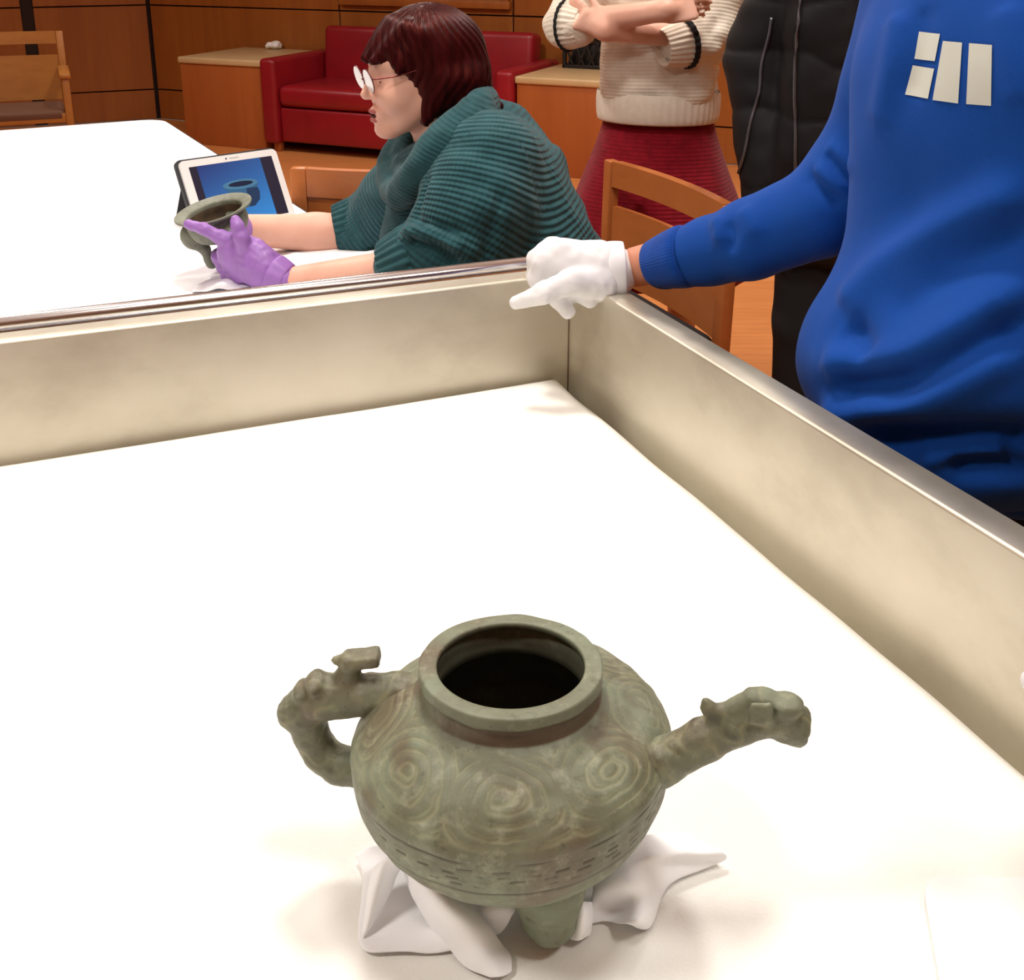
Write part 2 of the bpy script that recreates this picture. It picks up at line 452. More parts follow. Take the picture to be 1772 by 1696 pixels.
slab('wall_right', floor_pts[3], floor_pts[4]+A3(0, .3, 0), M['plainwall'], A3(1, 0, 0))
slab('wall_front', floor_pts[2], floor_pts[3], M['plainwall'], A3(0, -1, 0))
slab('wall_side', floor_pts[1], floor_pts[2], M['plainwall'], A3(-1, 0, 0))
rows = [(0.0, .235), (.235, .88), (.88, 1.6), (1.6, 2.3), (2.3, CEIL)]
def panels(wall, P, D, Nn, cuts, skip=()):
    for i in range(len(cuts)-1):
        for j, (z0, z1) in enumerate(rows):
            if (i, j) in skip: continue
            o = P+D*(cuts[i]+.006)+A3(0, 0, z0+.005)
            obox('panel', o-Nn*.021, D*(cuts[i+1]-cuts[i]-.012), Nn*.021, A3(0, 0, z1-z0-.010), M['wall'], wall, bev=.002, seg=1)
s1, s2 = s_at(587, 0, .9), s_at(888, 0, .9)
wdt = s2-s1
panels(wb, W0, WD, WN, [SC+.01, s1, s2, s2+wdt, s2+2*wdt, s2+3*wdt])
def l_at(px):
    lo, hi = 0, 6
    for _ in range(50):
        m = (lo+hi)/2; P = corner+LD*m; q = CX+F*P[0]/(P[1]*cP-(.5-CAMH)*sP)
        lo, hi = (m, hi) if q > px else (lo, m)
    return lo
lc = [.012, l_at(67), l_at(48), l_at(48)+1.0, l_at(48)+2.0, 6.4]
panels(wl, corner, LD, LN, lc, skip=[(1, j) for j in range(5)])
wf = obox('framed_panel', WP(s1+.04, 0, .94), WD*(wdt-.07), WN*.022, A3(0, 0, .62), M['veneer_light'], bev=.003)
tagged(wf, 'pale veneer board framed in wood on the back wall above the sofa', 'wall panel')
for zz in (.925, 1.56): obox('frame_rail', WP(s1+.02, 0, zz), WD*(wdt-.03), WN*.04, A3(0, 0, .05), M['wall'], wf, bev=.003)
for ss in (s1+.02, s2-.07): obox('frame_stile', WP(ss, 0, .975), WD*.05, WN*.04, A3(0, 0, .585), M['wall'], wf, bev=.003)

# ------------------------------------------------------------------ side cabinets and sofa along the back wall
def cabinet(sa, sb, d0, d1, h, label):
    t = empty('side_cabinet', WP((sa+sb)/2, (d0+d1)/2, 0), label, 'cabinet', 'side cabinets along the back wall')
    obox('body', WP(sa+.012, d0, .0), WD*(sb-sa-.024), WN*(d1-d0-.012), A3(0, 0, h-.045), M['cab'], t, .003)
    obox('top', WP(sa, d0-.01, h-.045), WD*(sb-sa), WN*(d1-d0+.01), A3(0, 0, .045), M['cabtop'], t, .012, 3)
    return t
cl0 = s_at(306, .8, .59)
cabinet(cl0, cl0+.70, .05, .80, .60, 'wooden side cabinet with beige top left of the red sofa')
cr0 = s_at(891, .8, .59)
cabinet(cr0, cr0+.80, .09, .81, .59, 'wooden side cabinet with beige top right of the red sofa')
sf0, sf1 = s_at(446, .84, .6), s_at(890, .84, .4)-.015
sofa = empty('sofa', WP((sf0+sf1)/2, .45, 0), 'two-seat red leather sofa with boxy arms', 'sofa')
for sa in (sf0, sf1-.12): obox('arm', WP(sa, .06, .06), WD*.12, WN*.78, A3(0, 0, .56), M['leather'], sofa, .03, 4)
obox('base', WP(sf0+.121, .08, .07), WD*(sf1-sf0-.242), WN*.72, A3(0, 0, .23), M['leather'], sofa, .02, 3)
for k in range(2):
    L = (sf1-sf0-.242)/2
    obox('seat_cushion', WP(sf0+.121+k*L, .22, .305), WD*(L-.004), WN*.60, A3(0, 0, .14), M['leather'], sofa, .045, 4)
    o = cbox('back_cushion', WP(sf0+.121+(k+.5)*L, .17, .565), (L/2-.002, .085, .225), M['leather'], sofa, np.stack([WD, WN, A3(0, 0, 1)], 1)@rotm((1, 0, 0), 7), .04, 4)
for sa in (sf0+.05, sf1-.1):
    for d in (.12, .74): obox('leg', WP(sa, d, 0), WD*.05, WN*.05, A3(0, 0, .065), M['cab'], sofa, .004)
# crumpled tissue on the left cabinet
q = PZ(477, 80, .622); rng = np.random.RandomState(3)
blob('crumpled_tissue', [ell(q+A3(rng.uniform(-.05, .05), rng.uniform(-.05, .05), rng.uniform(.0, .012)), (rng.uniform(.025, .05), rng.uniform(.02, .04), rng.uniform(.012, .024)), frame(rng.normal(size=3))) for _ in range(7)], .005, M['paper'], None, .006, 1)
o = bpy.data.objects['crumpled_tissue']; tagged(o, 'small crumpled white tissue on the cabinet left of the sofa', 'tissue')
# dark openwork stand on the right cabinet
c0 = PZ(1010, 119, .59); e1 = WD; e2 = WN
st = empty('openwork_box', c0, 'dark openwork metal box on the cabinet right of the sofa', 'box')
def ob(c, h): return cbox('bar', c, h, M['black'], st, np.stack([WD, WN, A3(0, 0, 1)], 1), .003, 1)
for i in (-1, 1):
    for j in (-1, 1): ob(c0+WD*.13*i-WN*(.09+.09*j)+A3(0, 0, .095), (.012, .012, .095))
for zz in (.012, .19):
    for j in (-1, 1): ob(c0-WN*(.09+.09*j)+A3(0, 0, zz), (.14, .012, .012))
    for i in (-1, 1): ob(c0+WD*.13*i-WN*.09+A3(0, 0, zz), (.012, .1, .012))
for i in range(-3, 4):
    for j in (-1, 1): cbox('lattice', c0+WD*.036*i-WN*(.09+.09*j)+A3(0, 0, .1), (.007, .006, .1), M['black'], st, np.stack([WD, WN, A3(0, 0, 1)], 1)@rotm((0, 1, 0), 24*(-1)**i), .002, 1)
cbox('core', c0-WN*.09+A3(0, 0, .08), (.10, .06, .078), M['black'], st, np.stack([WD, WN, A3(0, 0, 1)], 1), .01)

# ------------------------------------------------------------------ wooden armchairs: d = facing direction, back centre at c
def chair(c, d, label, wdm, half=.275, top=.865, seat_h=.46, arm=True, rake=.12, gap=.135, seatm='seat'):
    f = nrm(A3(d[0], d[1], 0)); l = A3(-f[1], f[0], 0); z = A3(0, 0, 1); c = np.asarray(c, float)
    t = empty('wooden_chair', c+f*.22, label, 'chair', 'wooden armchairs around the tables')
    rk = nrm(z-f*rake)                                    # raked back
    for s in (-1, 1):
        b = c+l*s*half
        obox('rear_post', b-l*.02-f*.016+z*.0, l*.04, f*.032, z*.44, wdm, t, .005)
        obox('rear_post', b-l*.02-f*.016+z*.44, l*.04, f*.032, rk*((top-.44)/rk[2]), wdm, t, .005)
        obox('front_leg', b-l*.02+f*.43, l*.04, f*.036, z*(.64 if arm else .44), wdm, t, .005)
        obox('side_rail', b-l*.012+f*.02, l*.024, f*.42, z*.05+z*0, wdm, t, .004).location.z += seat_h-.09
        if arm: obox('armrest', b-l*.03+f*-.01+z*.64, l*.06, f*.49, z*.026, wdm, t, .008)
    n = 10                                               # gently bowed top rail and back panel
    def bow(name, z0, z1, th, off):
        V = []; Q = []
        for i in range(n+1):
            x = -half+.022+(2*half-.044)*i/n; bw = -.03*(1-(x/half)**2)
            for zz in (z0, z1):
                for dd in (-th/2, th/2): V.append(c+l*x+f*(bw+dd+off)+rk*((zz-.44)/rk[2])+z*.44)
        for i in range(n):
            a = i*4; b = a+4; Q += [(a, b, b+2, a+2), (a+1, a+3, b+3, b+1), (a+2, b+2, b+3, a+3), (a, a+1, b+1, b)]
        Q += [(0, 2, 3, 1), (4*n, 4*n+1, 4*n+3, 4*n+2)]
        o = link(name, mesh(name, V, Q), wdm, t); sharp(o, 30)
    bow('top_rail', top-.07, top, .028, 0)
    bow('back_panel', .47, top-gap, .016, .0)
    for zz in (.40,): obox('rear_rail', c-l*half-f*.012+z*zz, l*2*half, f*.024, z*.05, wdm, t, .003); obox('front_rail', c-l*half+f*.435+z*zz, l*2*half, f*.024, z*.05, wdm, t, .003)
    obox('seat_cushion', c-l*(half-.022)+f*.0+z*(seat_h-.055), l*(2*half-.044), f*.46, z*.06, M[seatm], t, .02, 3)
    return t
TA = A3(.925, .381, 0); TA = TA/np.linalg.norm(TA); TN = A3(-TA[1], TA[0], 0)
def T(a, n, z): return TA*a+TN*n+A3(0, 0, z)
# chair beside the seated person (back seen from the front), chair beyond the tablet, chair far left
chair(T(1.425, 2.45, 0), -TA, 'wooden chair with black seat right of the gloved hand', M['chairwood'], half=.30, top=.805, arm=False, rake=.02, seat_h=.475, gap=.125)
chair(A3(-.335, 2.74, 0), (.08, 1, 0), 'wooden chair back beyond the tablet and the seated person', M['chairwood'], half=.195, top=.85, arm=False, rake=-.02, gap=.07)
chair(A3(-2.92, 6.62, 0), (.4, -1, 0), 'light wooden armchair by the far end of the white table', M['chairwood2'], half=.30, top=.86, seatm='seat_brown')

# ------------------------------------------------------------------ white table
TC = A3(-1.25, 4.07, 0); e1 = nrm(A3(.473, -.881, 0)); e2 = nrm(A3(-.881, -.473, 0))
table = empty('table', TC+e1*1.27+e2*.8, 'large white-topped table with dark rim behind the steel tray', 'table')
def rounded_slab(name, L, Wd, z0, z1, rad, inset, mat):
    pts = []
    for cx, cy, a0 in ((L-rad-inset, rad+inset, -90), (L-rad-inset, Wd-rad-inset, 0), (rad+inset, Wd-rad-inset, 90), (rad+inset, rad+inset, 180)):
        for k in range(9):
            a = math.radians(a0+k*90/8); pts.append((cx+rad*math.cos(a), cy+rad*math.sin(a)))
    n = len(pts); V = [TC+e1*x+e2*y+A3(0, 0, z) for z in (z0, z1) for x, y in pts]
    Fc = [tuple(range(n)), tuple(range(2*n-1, n-1, -1))]+[(i, i+n, (i+1) % n+n, (i+1) % n) for i in range(n)]
    me = mesh(name, V, Fc); bm = bmesh.new(); bm.from_mesh(me); bmesh.ops.recalc_face_normals(bm, faces=bm.faces)
    bmesh.ops.bevel(bm, geom=[e for e in bm.edges if e.calc_face_angle(0) > 1], offset=.004, segments=2, affect='EDGES'); bm.to_mesh(me); bm.free()
    return sharp(link(name, me, mat, table), 40)
rounded_slab('table_edge', 2.55, 1.7, .728, .762, .09, 0, M['darkedge'])
rounded_slab('table_top', 2.55, 1.7, .755, .770, .08, .014, M['tabletop'])
for i in (.15, 2.4):
    for j in (.15, 1.55): obox('leg', TC+e1*i+e2*j, e1*.06, e2*.06, A3(0, 0, .73), M['darkedge'], table, .005)
TT = .770
# tablet leaning in its case
tl, tr, br = PZ(308, 280, .925), PZ(468, 258, .925), PZ(508, 372, .78)
ux = nrm(tr-tl); dn = br-tr; dn = nrm(dn-ux*(dn@ux)); nn = np.cross(dn, ux); nn = nn if nn[1] < 0 else -nn
TW, TH = .243, .171
tab = empty('tablet', tl+ux*TW/2+dn*TH*.9-A3(0, 0, .15), 'white tablet showing a photo of a bronze vessel, propped in a dark case', 'tablet')
def TP(x, y, d=0): return tl+ux*x+dn*y+nn*d
def tslab(name, x0, x1, y0, y1, d0, d1, rad, mat, parent):
    pts = []
    for cx, cy, a0 in ((x1-rad, y0+rad, -90), (x1-rad, y1-rad, 0), (x0+rad, y1-rad, 90), (x0+rad, y0+rad, 180)):
        for k in range(7):
            a = math.radians(a0+k*15); pts.append((cx+rad*math.cos(a), cy+rad*math.sin(a)))
    n = len(pts); V = [TP(x, y, d) for d in (d0, d1) for x, y in pts]
    me = mesh(name, V, [tuple(range(n)), tuple(range(2*n-1, n-1, -1))]+[(i, i+n, (i+1) % n+n, (i+1) % n) for i in range(n)])
    bm = bmesh.new(); bm.from_mesh(me); bmesh.ops.recalc_face_normals(bm, faces=bm.faces); bm.to_mesh(me); bm.free()
    return link(name, me, mat, parent, smooth=False)
tslab('case', -.006, TW+.002, -.005, TH+.003, -.016, -.0065, .014, M['tabcase'], tab)
body_t = tslab('body', 0, TW, 0, TH, -.0065, 0, .012, M['tabwhite'], tab)
def screenmat(name, c, c2=None, e=1.0, ax=None):
    t = NT(name); t.set(Roughness=.15)
    if c2:
        f = t.math('MULTIPLY_ADD' if False else 'ADD', t.math('MULTIPLY', t.attr('g'), 1.0), 0.0)
        col = t.ramp(f, [(0, c), (1, c2)])
        t.lk(col, t.b.inputs['Emission Color'])
    else: t.b.inputs['Emission Color'].default_value = lin(c)
    t.col((8, 8, 10)); t.b.inputs['Emission Strength'].default_value = e; return t.m
scr = tslab('screen', .020, TW-.016, .016, TH-.016, 0, .0004, .001, screenmat('screen_dark', (44, 42, 58), e=.9), tab)
def spoly(name, pts, d, mat, g=None):
    me = mesh(name, [TP(x, y, d) for x, y in pts], [range(len(pts))])
    if g is not None: attr(me, 'g', g)
    o = link(name, me, mat, scr, smooth=False)
    if nn @ np.array(me.polygons[0].normal) < 0: me.flip_normals()
    return o
gx = np.linspace(.038, .196, 9); gy = np.linspace(.0165, TH-.0165, 9)
V = [TP(x, y, .0008) for y in gy for x in gx]
me = mesh('photo_background', V, [(j*9+i, j*9+i+1, (j+1)*9+i+1, (j+1)*9+i) for j in range(8) for i in range(8)])
attr(me, 'g', [min(1, max(0, .12+.75*(y/TH)**1.3+.35*(x/TW-.45))) for y in gy for x in gx])
link('photo_background', me, screenmat('screen_blue', (44, 50, 112), (60, 150, 225), .95), scr, smooth=False)
vb = [(.085, .075), (.092, .070), (.13, .066), (.168, .071), (.174, .076), (.168, .082), (.171, .094), (.166, .112), (.150, .125), (.120, .128), (.098, .118), (.092, .102), (.095, .085)]
spoly('photo_vessel', vb, .0012, screenmat('screen_vessel', (64, 112, 150), e=.8))
spoly('photo_vessel_shade', [(.14, .083), (.168, .083), (.171, .094), (.166, .112), (.150, .125), (.136, .126)], .0014, screenmat('screen_vessel_shade', (38, 66, 100), e=.8))
a_ = np.linspace(0, 2*math.pi, 20, endpoint=False)
spoly('photo_rim', [(.129+.044*math.cos(q), .071+.011*math.sin(q)) for q in a_], .0016, screenmat('screen_rim', (86, 138, 172), e=.8))
spoly('photo_mouth', [(.130+.031*math.cos(q), .0705+.006*math.sin(q)) for q in a_], .0018, screenmat('screen_mouth', (30, 44, 70), e=.8))
spoly('photo_fingers', [(.104, .118), (.112, .106), (.121, .103), (.131, .110), (.135, .120), (.12, .127)], .0019, screenmat('screen_pink', (176, 130, 196), e=.8))
tslab('camera_dot', TW*.46, TW*.475, .006, .010, 0, .0004, .0015, M['tabcase'], tab)
tslab('logo_bar', TW*.50, TW*.60, .0065, .0095, 0, .0003, .0012, plain('tablet_grey', (190, 190, 192), .4), tab)
# a stand wedge behind the case keeps it propped
obox('case_flap', TP(.02, .01, -.017), ux*(TW-.04), nrm(A3(0, 0, -1)*.5-nn*A3(1, 1, 0)*.3)*.15, nn*-.004, M['tabcase'], tab, .001)

# ------------------------------------------------------------------ steel tray on a trolley, felt pad
ZR, ZP = .925, .770
A0, A1, N0, N1 = -.58, .684, .12, 1.437
tray = empty('steel_tray_trolley', T((A0+A1)/2, (N0+N1)/2, 0), 'deep stainless steel tray trolley with chrome push rail', 'trolley')
obox('tray_floor', T(A0, N0, .700), TA*(A1-A0), TN*(N1-N0), A3(0, 0, .010), M['steel'], tray, .001)
def side(p0, p1, outw):           # wall with a turned-over lip, hem bead along the inner edge
    d = nrm(p1-p0); L = np.linalg.norm(p1-p0); o = nrm(outw)
    sec = [(0, .700), (0, ZR-.004), (.0012, ZR-.001), (.004, ZR), (.036, ZR), (.0385, ZR-.002), (.040, ZR-.006), (.040, ZR-.03), (.037, ZR-.03), (.037, ZR-.008), (.004, ZR-.008), (.004, .700)]
    n = len(sec); V = []
    for s in (0, 1):
        for x, z in sec:
            e = x                                  # mitred ends
            V.append(p0+d*(-e if s == 0 else L+e)+o*x+A3(0, 0, z))
    Q = [(i, (i+1) % n, n+(i+1) % n, n+i) for i in range(n)]
    ob_ = link('tray_side', mesh('tray_side', V, Q), M['steel'], tray); bm = bmesh.new(); bm.from_mesh(ob_.data); bmesh.ops.recalc_face_normals(bm, faces=bm.faces); bm.to_mesh(ob_.data); bm.free()
    sharp(ob_, 50); return ob_
c00, c10, c11, c01 = T(A0, N0, 0), T(A1, N0, 0), T(A1, N1, 0), T(A0, N1, 0)
side(c01, c11, TN); side(c11, c10, TA); side(c10, c00, -TN); side(c00, c01, -TA)
obox('corner_weld', T(A1-.0015, N1-.0015, .715), TA*.003, TN*.003, A3(0, 0, ZR-.715-.004), plain('weld_seam', (120, 100, 78), .5, .6), tray, .0008)
nR = N1+.058; zr = ZR+.004                              # chrome rail along the far side
path = [T(A0, N1+.02, zr-.02), T(A0+.02, nR-.01, zr-.004), T(A0+.06, nR, zr)]
path += [T(a, nR, zr) for a in np.linspace(A0+.1, A1-.05, 14)]
path += [T(A1-.02, nR-.002, zr), T(A1+.008, nR-.012, zr-.002), T(A1+.024, nR-.032, zr-.008), T(A1+.028, N1+.0, zr-.018), T(A1+.028, N1-.03, zr-.03)]
tube('push_rail', catmull(path, 5), .0115, M['chrome'], tray, 20)
path2 = [T(a, N1+.0405, ZR-.006) for a in np.linspace(A0, A1-.01, 12)]+[T(A1+.02, N1+.034, ZR-.006)]
tube('bumper_strip', path2, .0045, M['chrome'], tray, 10)
for a in (A0+.05, A1-.09):
    for n in (N0+.05, N1-.09):
        obox('leg', T(a, n, .09), TA*.04, TN*.04, A3(0, 0, .608), M['steel'], tray, .004)
        p = T(a+.02, n+.02, .05); V, Q = tube_vf([p-TA*.014, p+TA*.014], .05, 20); link('castor', mesh('castor', V, Q), M['castor'], tray)
obox('lower_shelf', T(A0+.05, N0+.05, .2), TA*(A1-A0-.1), TN*(N1-N0-.1), A3(0, 0, .02), M['steel'], tray, .003)
# pad: soft slab with rounded, slightly wavy rim
pa0, pa1, pn0, pn1 = A0+.01, .657, N0+.01, N1-.008
pad_items = [rbox(T((pa0+pa1)/2, (pn0+pn1)/2, (.733+ZP)/2), ((pa1-pa0)/2, (pn1-pn0)/2, (ZP-.733)/2), .010, np.stack([TA, TN, A3(0, 0, 1)], 1))]
na, nb = 90, 100
xs = np.linspace(pa0, pa1, na); ys = np.linspace(pn0, pn1, nb)
G = np.array([[T(x, y, 0) for x in xs] for y in ys]).reshape(-1, 3)
edge = np.minimum.reduce([np.repeat(ys-pn0, na), np.repeat(pn1-ys, na), np.tile(xs-pa0, nb), np.tile(pa1-xs, nb)])
inset = waves(G, .5, 5)*.0018
G2 = G.copy(); G2[:, 2] = ZP-.006*np.exp(-edge/.006)+np.minimum(0, waves(G, .35, 8))*.0006
i, j = np.meshgrid(np.arange(nb-1), np.arange(na-1), indexing='ij')
Q = np.stack([i*na+j, i*na+j+1, (i+1)*na+j+1, (i+1)*na+j], -1).reshape(-1, 4)
rim = [j for j in range(na)]+[i*na+na-1 for i in range(1, nb)]+[(nb-1)*na+j for j in range(na-2, -1, -1)]+[i*na for i in range(nb-2, 0, -1)]
low = G[rim].copy(); low[:, 2] = .712
V = np.concatenate([G2, low]); nrim = len(rim); base = len(G2)
Q = np.concatenate([Q, [(rim[(k+1) % nrim], rim[k], base+k, base+(k+1) % nrim) for k in range(nrim)]])
cen = T((pa0+pa1)/2, (pn0+pn1)/2, 0)
side_v = waves(V, .22, 4)*.002*(np.concatenate([edge, np.zeros(nrim)]) < .002)
V[:, :2] += (V[:, :2]-cen[:2])/np.linalg.norm(V[:, :2]-cen[:2], axis=1)[:, None]*side_v[:, None]
pad = link('felt_pad', fast_mesh('felt_pad', V, Q), M['pad'])
tagged(pad, 'thick white felt pad lining the steel tray', 'pad')

# ------------------------------------------------------------------ the bronze pouring vessel on the pad
POT = A3(-.0008, .63, ZP+.001); POT_ROT = (0, 0, 0)
pot = empty('bronze_vessel', POT, 'large olive-green bronze pouring vessel with beast handle and spout on the pad', 'vessel', rot=POT_ROT)
PR = np.array(Matrix.Rotation(POT_ROT[1], 3, 'Y'))
def LP(x, y, Y): return (PY(x, y, Y)-POT)@PR           # sight-line point in the vessel's own frame
prof = [(.0008, .040), (.030, .040), (.052, .0435), (.072, .051), (.086, .062), (.0955, .075), (.1010, .087), (.1035, .097), (.1045, .106), (.1048, .113), (.1052, .1165),
        (.1052, .1205), (.1035, .1245), (.0985, .1310), (.091, .1390), (.082, .1462), (.073, .1522), (.066, .1560), (.0615, .1578), (.0592, .1590), (.0580, .1610), (.0568, .1650),
        (.0566, .1682), (.0572, .1690), (.0590, .1695), (.0596, .1705), (.0596, .1770), (.0590, .1782), (.0575, .1786), (.0490, .1786), (.0480, .1780), (.0476, .1770),
        (.0478, .1735), (.0525, .1728), (.0530, .1715), (.0520, .1660), (.0485, .1600), (.0480, .1560), (.0600, .1500), (.0850, .1350), (.0960, .1150), (.0930, .0900), (.0750, .0600), (.0400, .0500), (.0008, .0490)]
prof = np.array(prof)
def resample(p, step):
    out = [p[0]]
    for a, b in zip(p[:-1], p[1:]):
        n = max(1, int(round(np.linalg.norm(b-a)/step)))
        out += [a+(b-a)*k/n for k in range(1, n+1)]
    return np.array(out)
sm = prof.copy()
outer = resample(np.concatenate([catmull(prof[:19], 6)[:-1], prof[18:29]]), .0009)
inner = resample(prof[28:], .003)[1:]
pr_ = np.concatenate([outer, inner]); NTH = 840; pr_[:, 0] *= 1.018
V, Q = lathe_vf(pr_, NTH); Q = Q[:, ::-1] if False else Q
m = len(pr_); th = np.tile(np.arange(NTH)*2*math.pi/NTH, m); R_ = np.repeat(pr_[:, 0], NTH); Z_ = np.repeat(pr_[:, 1], NTH)
isout = np.repeat(np.arange(m) < len(outer), NTH)
seg = np.concatenate([[0], np.cumsum(np.linalg.norm(np.diff(outer, axis=0), axis=1))])
s_of = np.repeat(np.concatenate([seg, np.full(len(inner), -1.0)]), NTH)
sa = seg[np.argmin(np.abs(outer[:, 1]-.1235)+(outer[:, 0] < .09))]; sb = seg[np.argmin(np.abs(outer[:, 1]-.1575)+(outer[:, 0] > .066)*1.)]
shoulder = isout & (s_of > sa) & (s_of < sb)
smid = (sa+sb)/2; N = 8
ph = (th+.42)/(2*math.pi/N); ci = np.floor(ph); x = (ph-ci-.5)*(2*math.pi/N)*(.068+.38*np.clip(.1035-R_, 0, .05)); y = s_of-smid-.001
x = x+.0022*waves(V, .06, 41)+.0004*waves(V, .014, 43); y = y+.0020*waves(V, .06, 42)+.0004*waves(V, .014, 44)
sgn = np.where(ci % 2 == 0, 1, -1); half = (sb-sa)/2
rho = (np.abs(x/1.15)**2.6+np.abs(y)**2.6)**(1/2.6); phi = np.arctan2(y, x*sgn)
fr = np.mod(rho/.0068-phi/(2*math.pi), 1); line = np.exp(-((fr-.5)/.14)**2)
fr2 = np.mod(rho/.0068-phi/(2*math.pi)+.28, 1); line2 = .6*np.exp(-((fr2-.5)/.08)**2)
ring = np.exp(-((rho-.0045)/.0012)**2)
P3 = V
wear = np.clip(.7+.5*waves(P3, .045, 2), .12, 1)
groove = np.where(shoulder, np.maximum(np.maximum(line, line2)*(rho > .006)*(rho < half*1.45), ring)*wear, 0)
edgeline = np.where(isout, np.exp(-((s_of-sb+.003)/.0009)**2)+.7*np.exp(-((s_of-sa-.003)/.0010)**2), 0)
groove = np.maximum(groove, edgeline*.6*wear)
band = isout & (Z_ > .078) & (Z_ < .1165)
dark = np.where(isout & (R_ > .09) & (Z_ < .119), np.exp(-((Z_-.1155)/.0009)**2)*np.clip(.5+waves(P3, .06, 6), .1, 1)+np.exp(-((Z_-.0895)/.0009)**2)*.9, 0)
dsh = (np.sin(th*46) > -.25) & (np.sin(th*7+1) > -.55)
for zz, o_ in ((.1095, 0), (.1055, 1.1), (.1015, .4), (.0965, 1.9)):
    dark = np.where(band, np.maximum(dark, np.exp(-((Z_-zz)/.0007)**2)*(np.sin(th*(30+8*o_)+o_*2) > .1)*np.clip(.55+waves(P3, .05, int(o_*10)), 0, 1)), dark)
neck = isout & (Z_ > .158) & (R_ < .0600)
rust = np.where(neck & (Z_ < .171), np.clip(.35+.9*np.cos(th-math.radians(-60)), 0, 1), 0)
rust = np.maximum(rust, np.where(isout & (Z_ > .10), np.clip(waves(P3, .05, 12)-.95, 0, 1)*.6, 0))
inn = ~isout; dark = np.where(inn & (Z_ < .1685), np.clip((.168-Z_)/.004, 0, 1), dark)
N3 = normals(V, Q)
if (N3[isout & (R_ > .1)]*V[isout & (R_ > .1)])[:, :2].sum() < 0: Q = Q[:, ::-1]; N3 = -N3
lob = np.where(shoulder, .0011*np.cos(np.clip(rho/half, 0, 1)*math.pi/2)*(rho < half), 0)
dsp = lob-.00055*np.clip(groove, 0, 1)-.0007*np.clip(dark, 0, 1)*isout+.0003*waves(P3, .03, 1)*isout
V = V+N3*dsp[:, None]
wz = np.clip((V[:, 2]-.135)/.025, 0, 1); wz = wz*wz*(3-2*wz)
V[:, 2] = np.interp(V[:, 2], [0, .075, .1205, .1786, .2], [0, .073, .1165, .1741, .1955])-V[:, 1]*.052*wz+V[:, 0]*.055*np.clip((V[:, 2]-.055)/.05, 0, 1)*(1-wz)-.003*wz*(V[:, 2] < .165)*(1-np.clip((V[:, 2]-.155)/.01, 0, 1))     # the mouth leans back a little
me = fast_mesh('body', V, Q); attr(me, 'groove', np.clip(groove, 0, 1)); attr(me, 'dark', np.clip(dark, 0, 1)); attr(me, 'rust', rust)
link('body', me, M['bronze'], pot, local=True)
def lblob(name, items, vox, k, disp=None):
    V, Q = sdf_vq(items, vox, k); V = relax(V, Q, 1)
    if disp is not None: V = V+normals(V, Q)*disp(V)[:, None]
    me = fast_mesh(name, V, Q)
    if name != 'leg':
        gr = np.exp(-(waves(V, .026, 31)/.22)**2)*np.clip(.6+.6*waves(V, .03, 8), 0, 1); V = V-normals(V, Q)*(.00025*gr)[:, None]; me = fast_mesh(name, V, Q); attr(me, 'groove', gr)
        attr(me, 'dark', np.clip(waves(V, .02, 15)-1.0, 0, 1)*.8)
    return link(name, me, M['bronze'], pot, local=True)
a0 = math.atan2(-.055, .026)
for q in range(3):
    a = a0+q*2*math.pi/3; d = A3(math.cos(a), math.sin(a), 0)
    lblob('leg', [cone(d*.050+A3(0, 0, .062), d*.056+A3(0, 0, .045), .0255, .0250), cone(d*.056+A3(0, 0, .045), d*.060+A3(0, 0, .0190), .0250, .0185)], .0022, .006, lambda V: .0004*waves(V, .02, 3))
# handle
hp = [LP(722, 1203, .648), LP(690, 1203, .652), LP(640, 1203, .654), LP(600, 1205, .655)]
H_ = chain(hp, [.0145, .0150, .0140, .0135])
hd = [LP(600, 1203, .655), LP(560, 1206, .655), LP(525, 1222, .655), LP(512, 1238, .655)]
H_ += chain(hd, [.0145, .0152, .0125, .0105])
H_ += [ell(LP(503, 1232, .655), (.0095, .010, .0105)), ell(LP(545, 1180, .652), (.0065, .013, .005)), ell(LP(522, 1195, .653), (.006, .012, .005)), ell(LP(560, 1230, .642), (.012, .004, .006)),
       cone(LP(598, 1180, .655), LP(608, 1150, .655), .0095, .0075)]
cr = rotm((0, 1, 0), -8)
H_ += [(rbox(LP(626, 1140, .655), (.0128, .0085, .0046), .0025, cr), .003), (cone(LP(600, 1140, .655), LP(582, 1142, .655), .0042, .0034), .003)]
lp = [LP(532, 1240, .655), LP(538, 1270, .655), LP(556, 1303, .653), LP(586, 1324, .650), LP(634, 1330, .648)]
H_ += chain(lp, [.0128, .0122, .0122, .0126, .0140])
H_ += [(ell(LP(648, 1180, .642), (.0036, .006, .0036)), .001, 'cut'), (cone(LP(560, 1217, .638), LP(605, 1197, .638), .0016, .0016), .001, 'cut')]
lblob('handle', H_, .0016, .004, lambda V: .00022*waves(V, .012, 9)+.00012*waves(V, .006, 4))
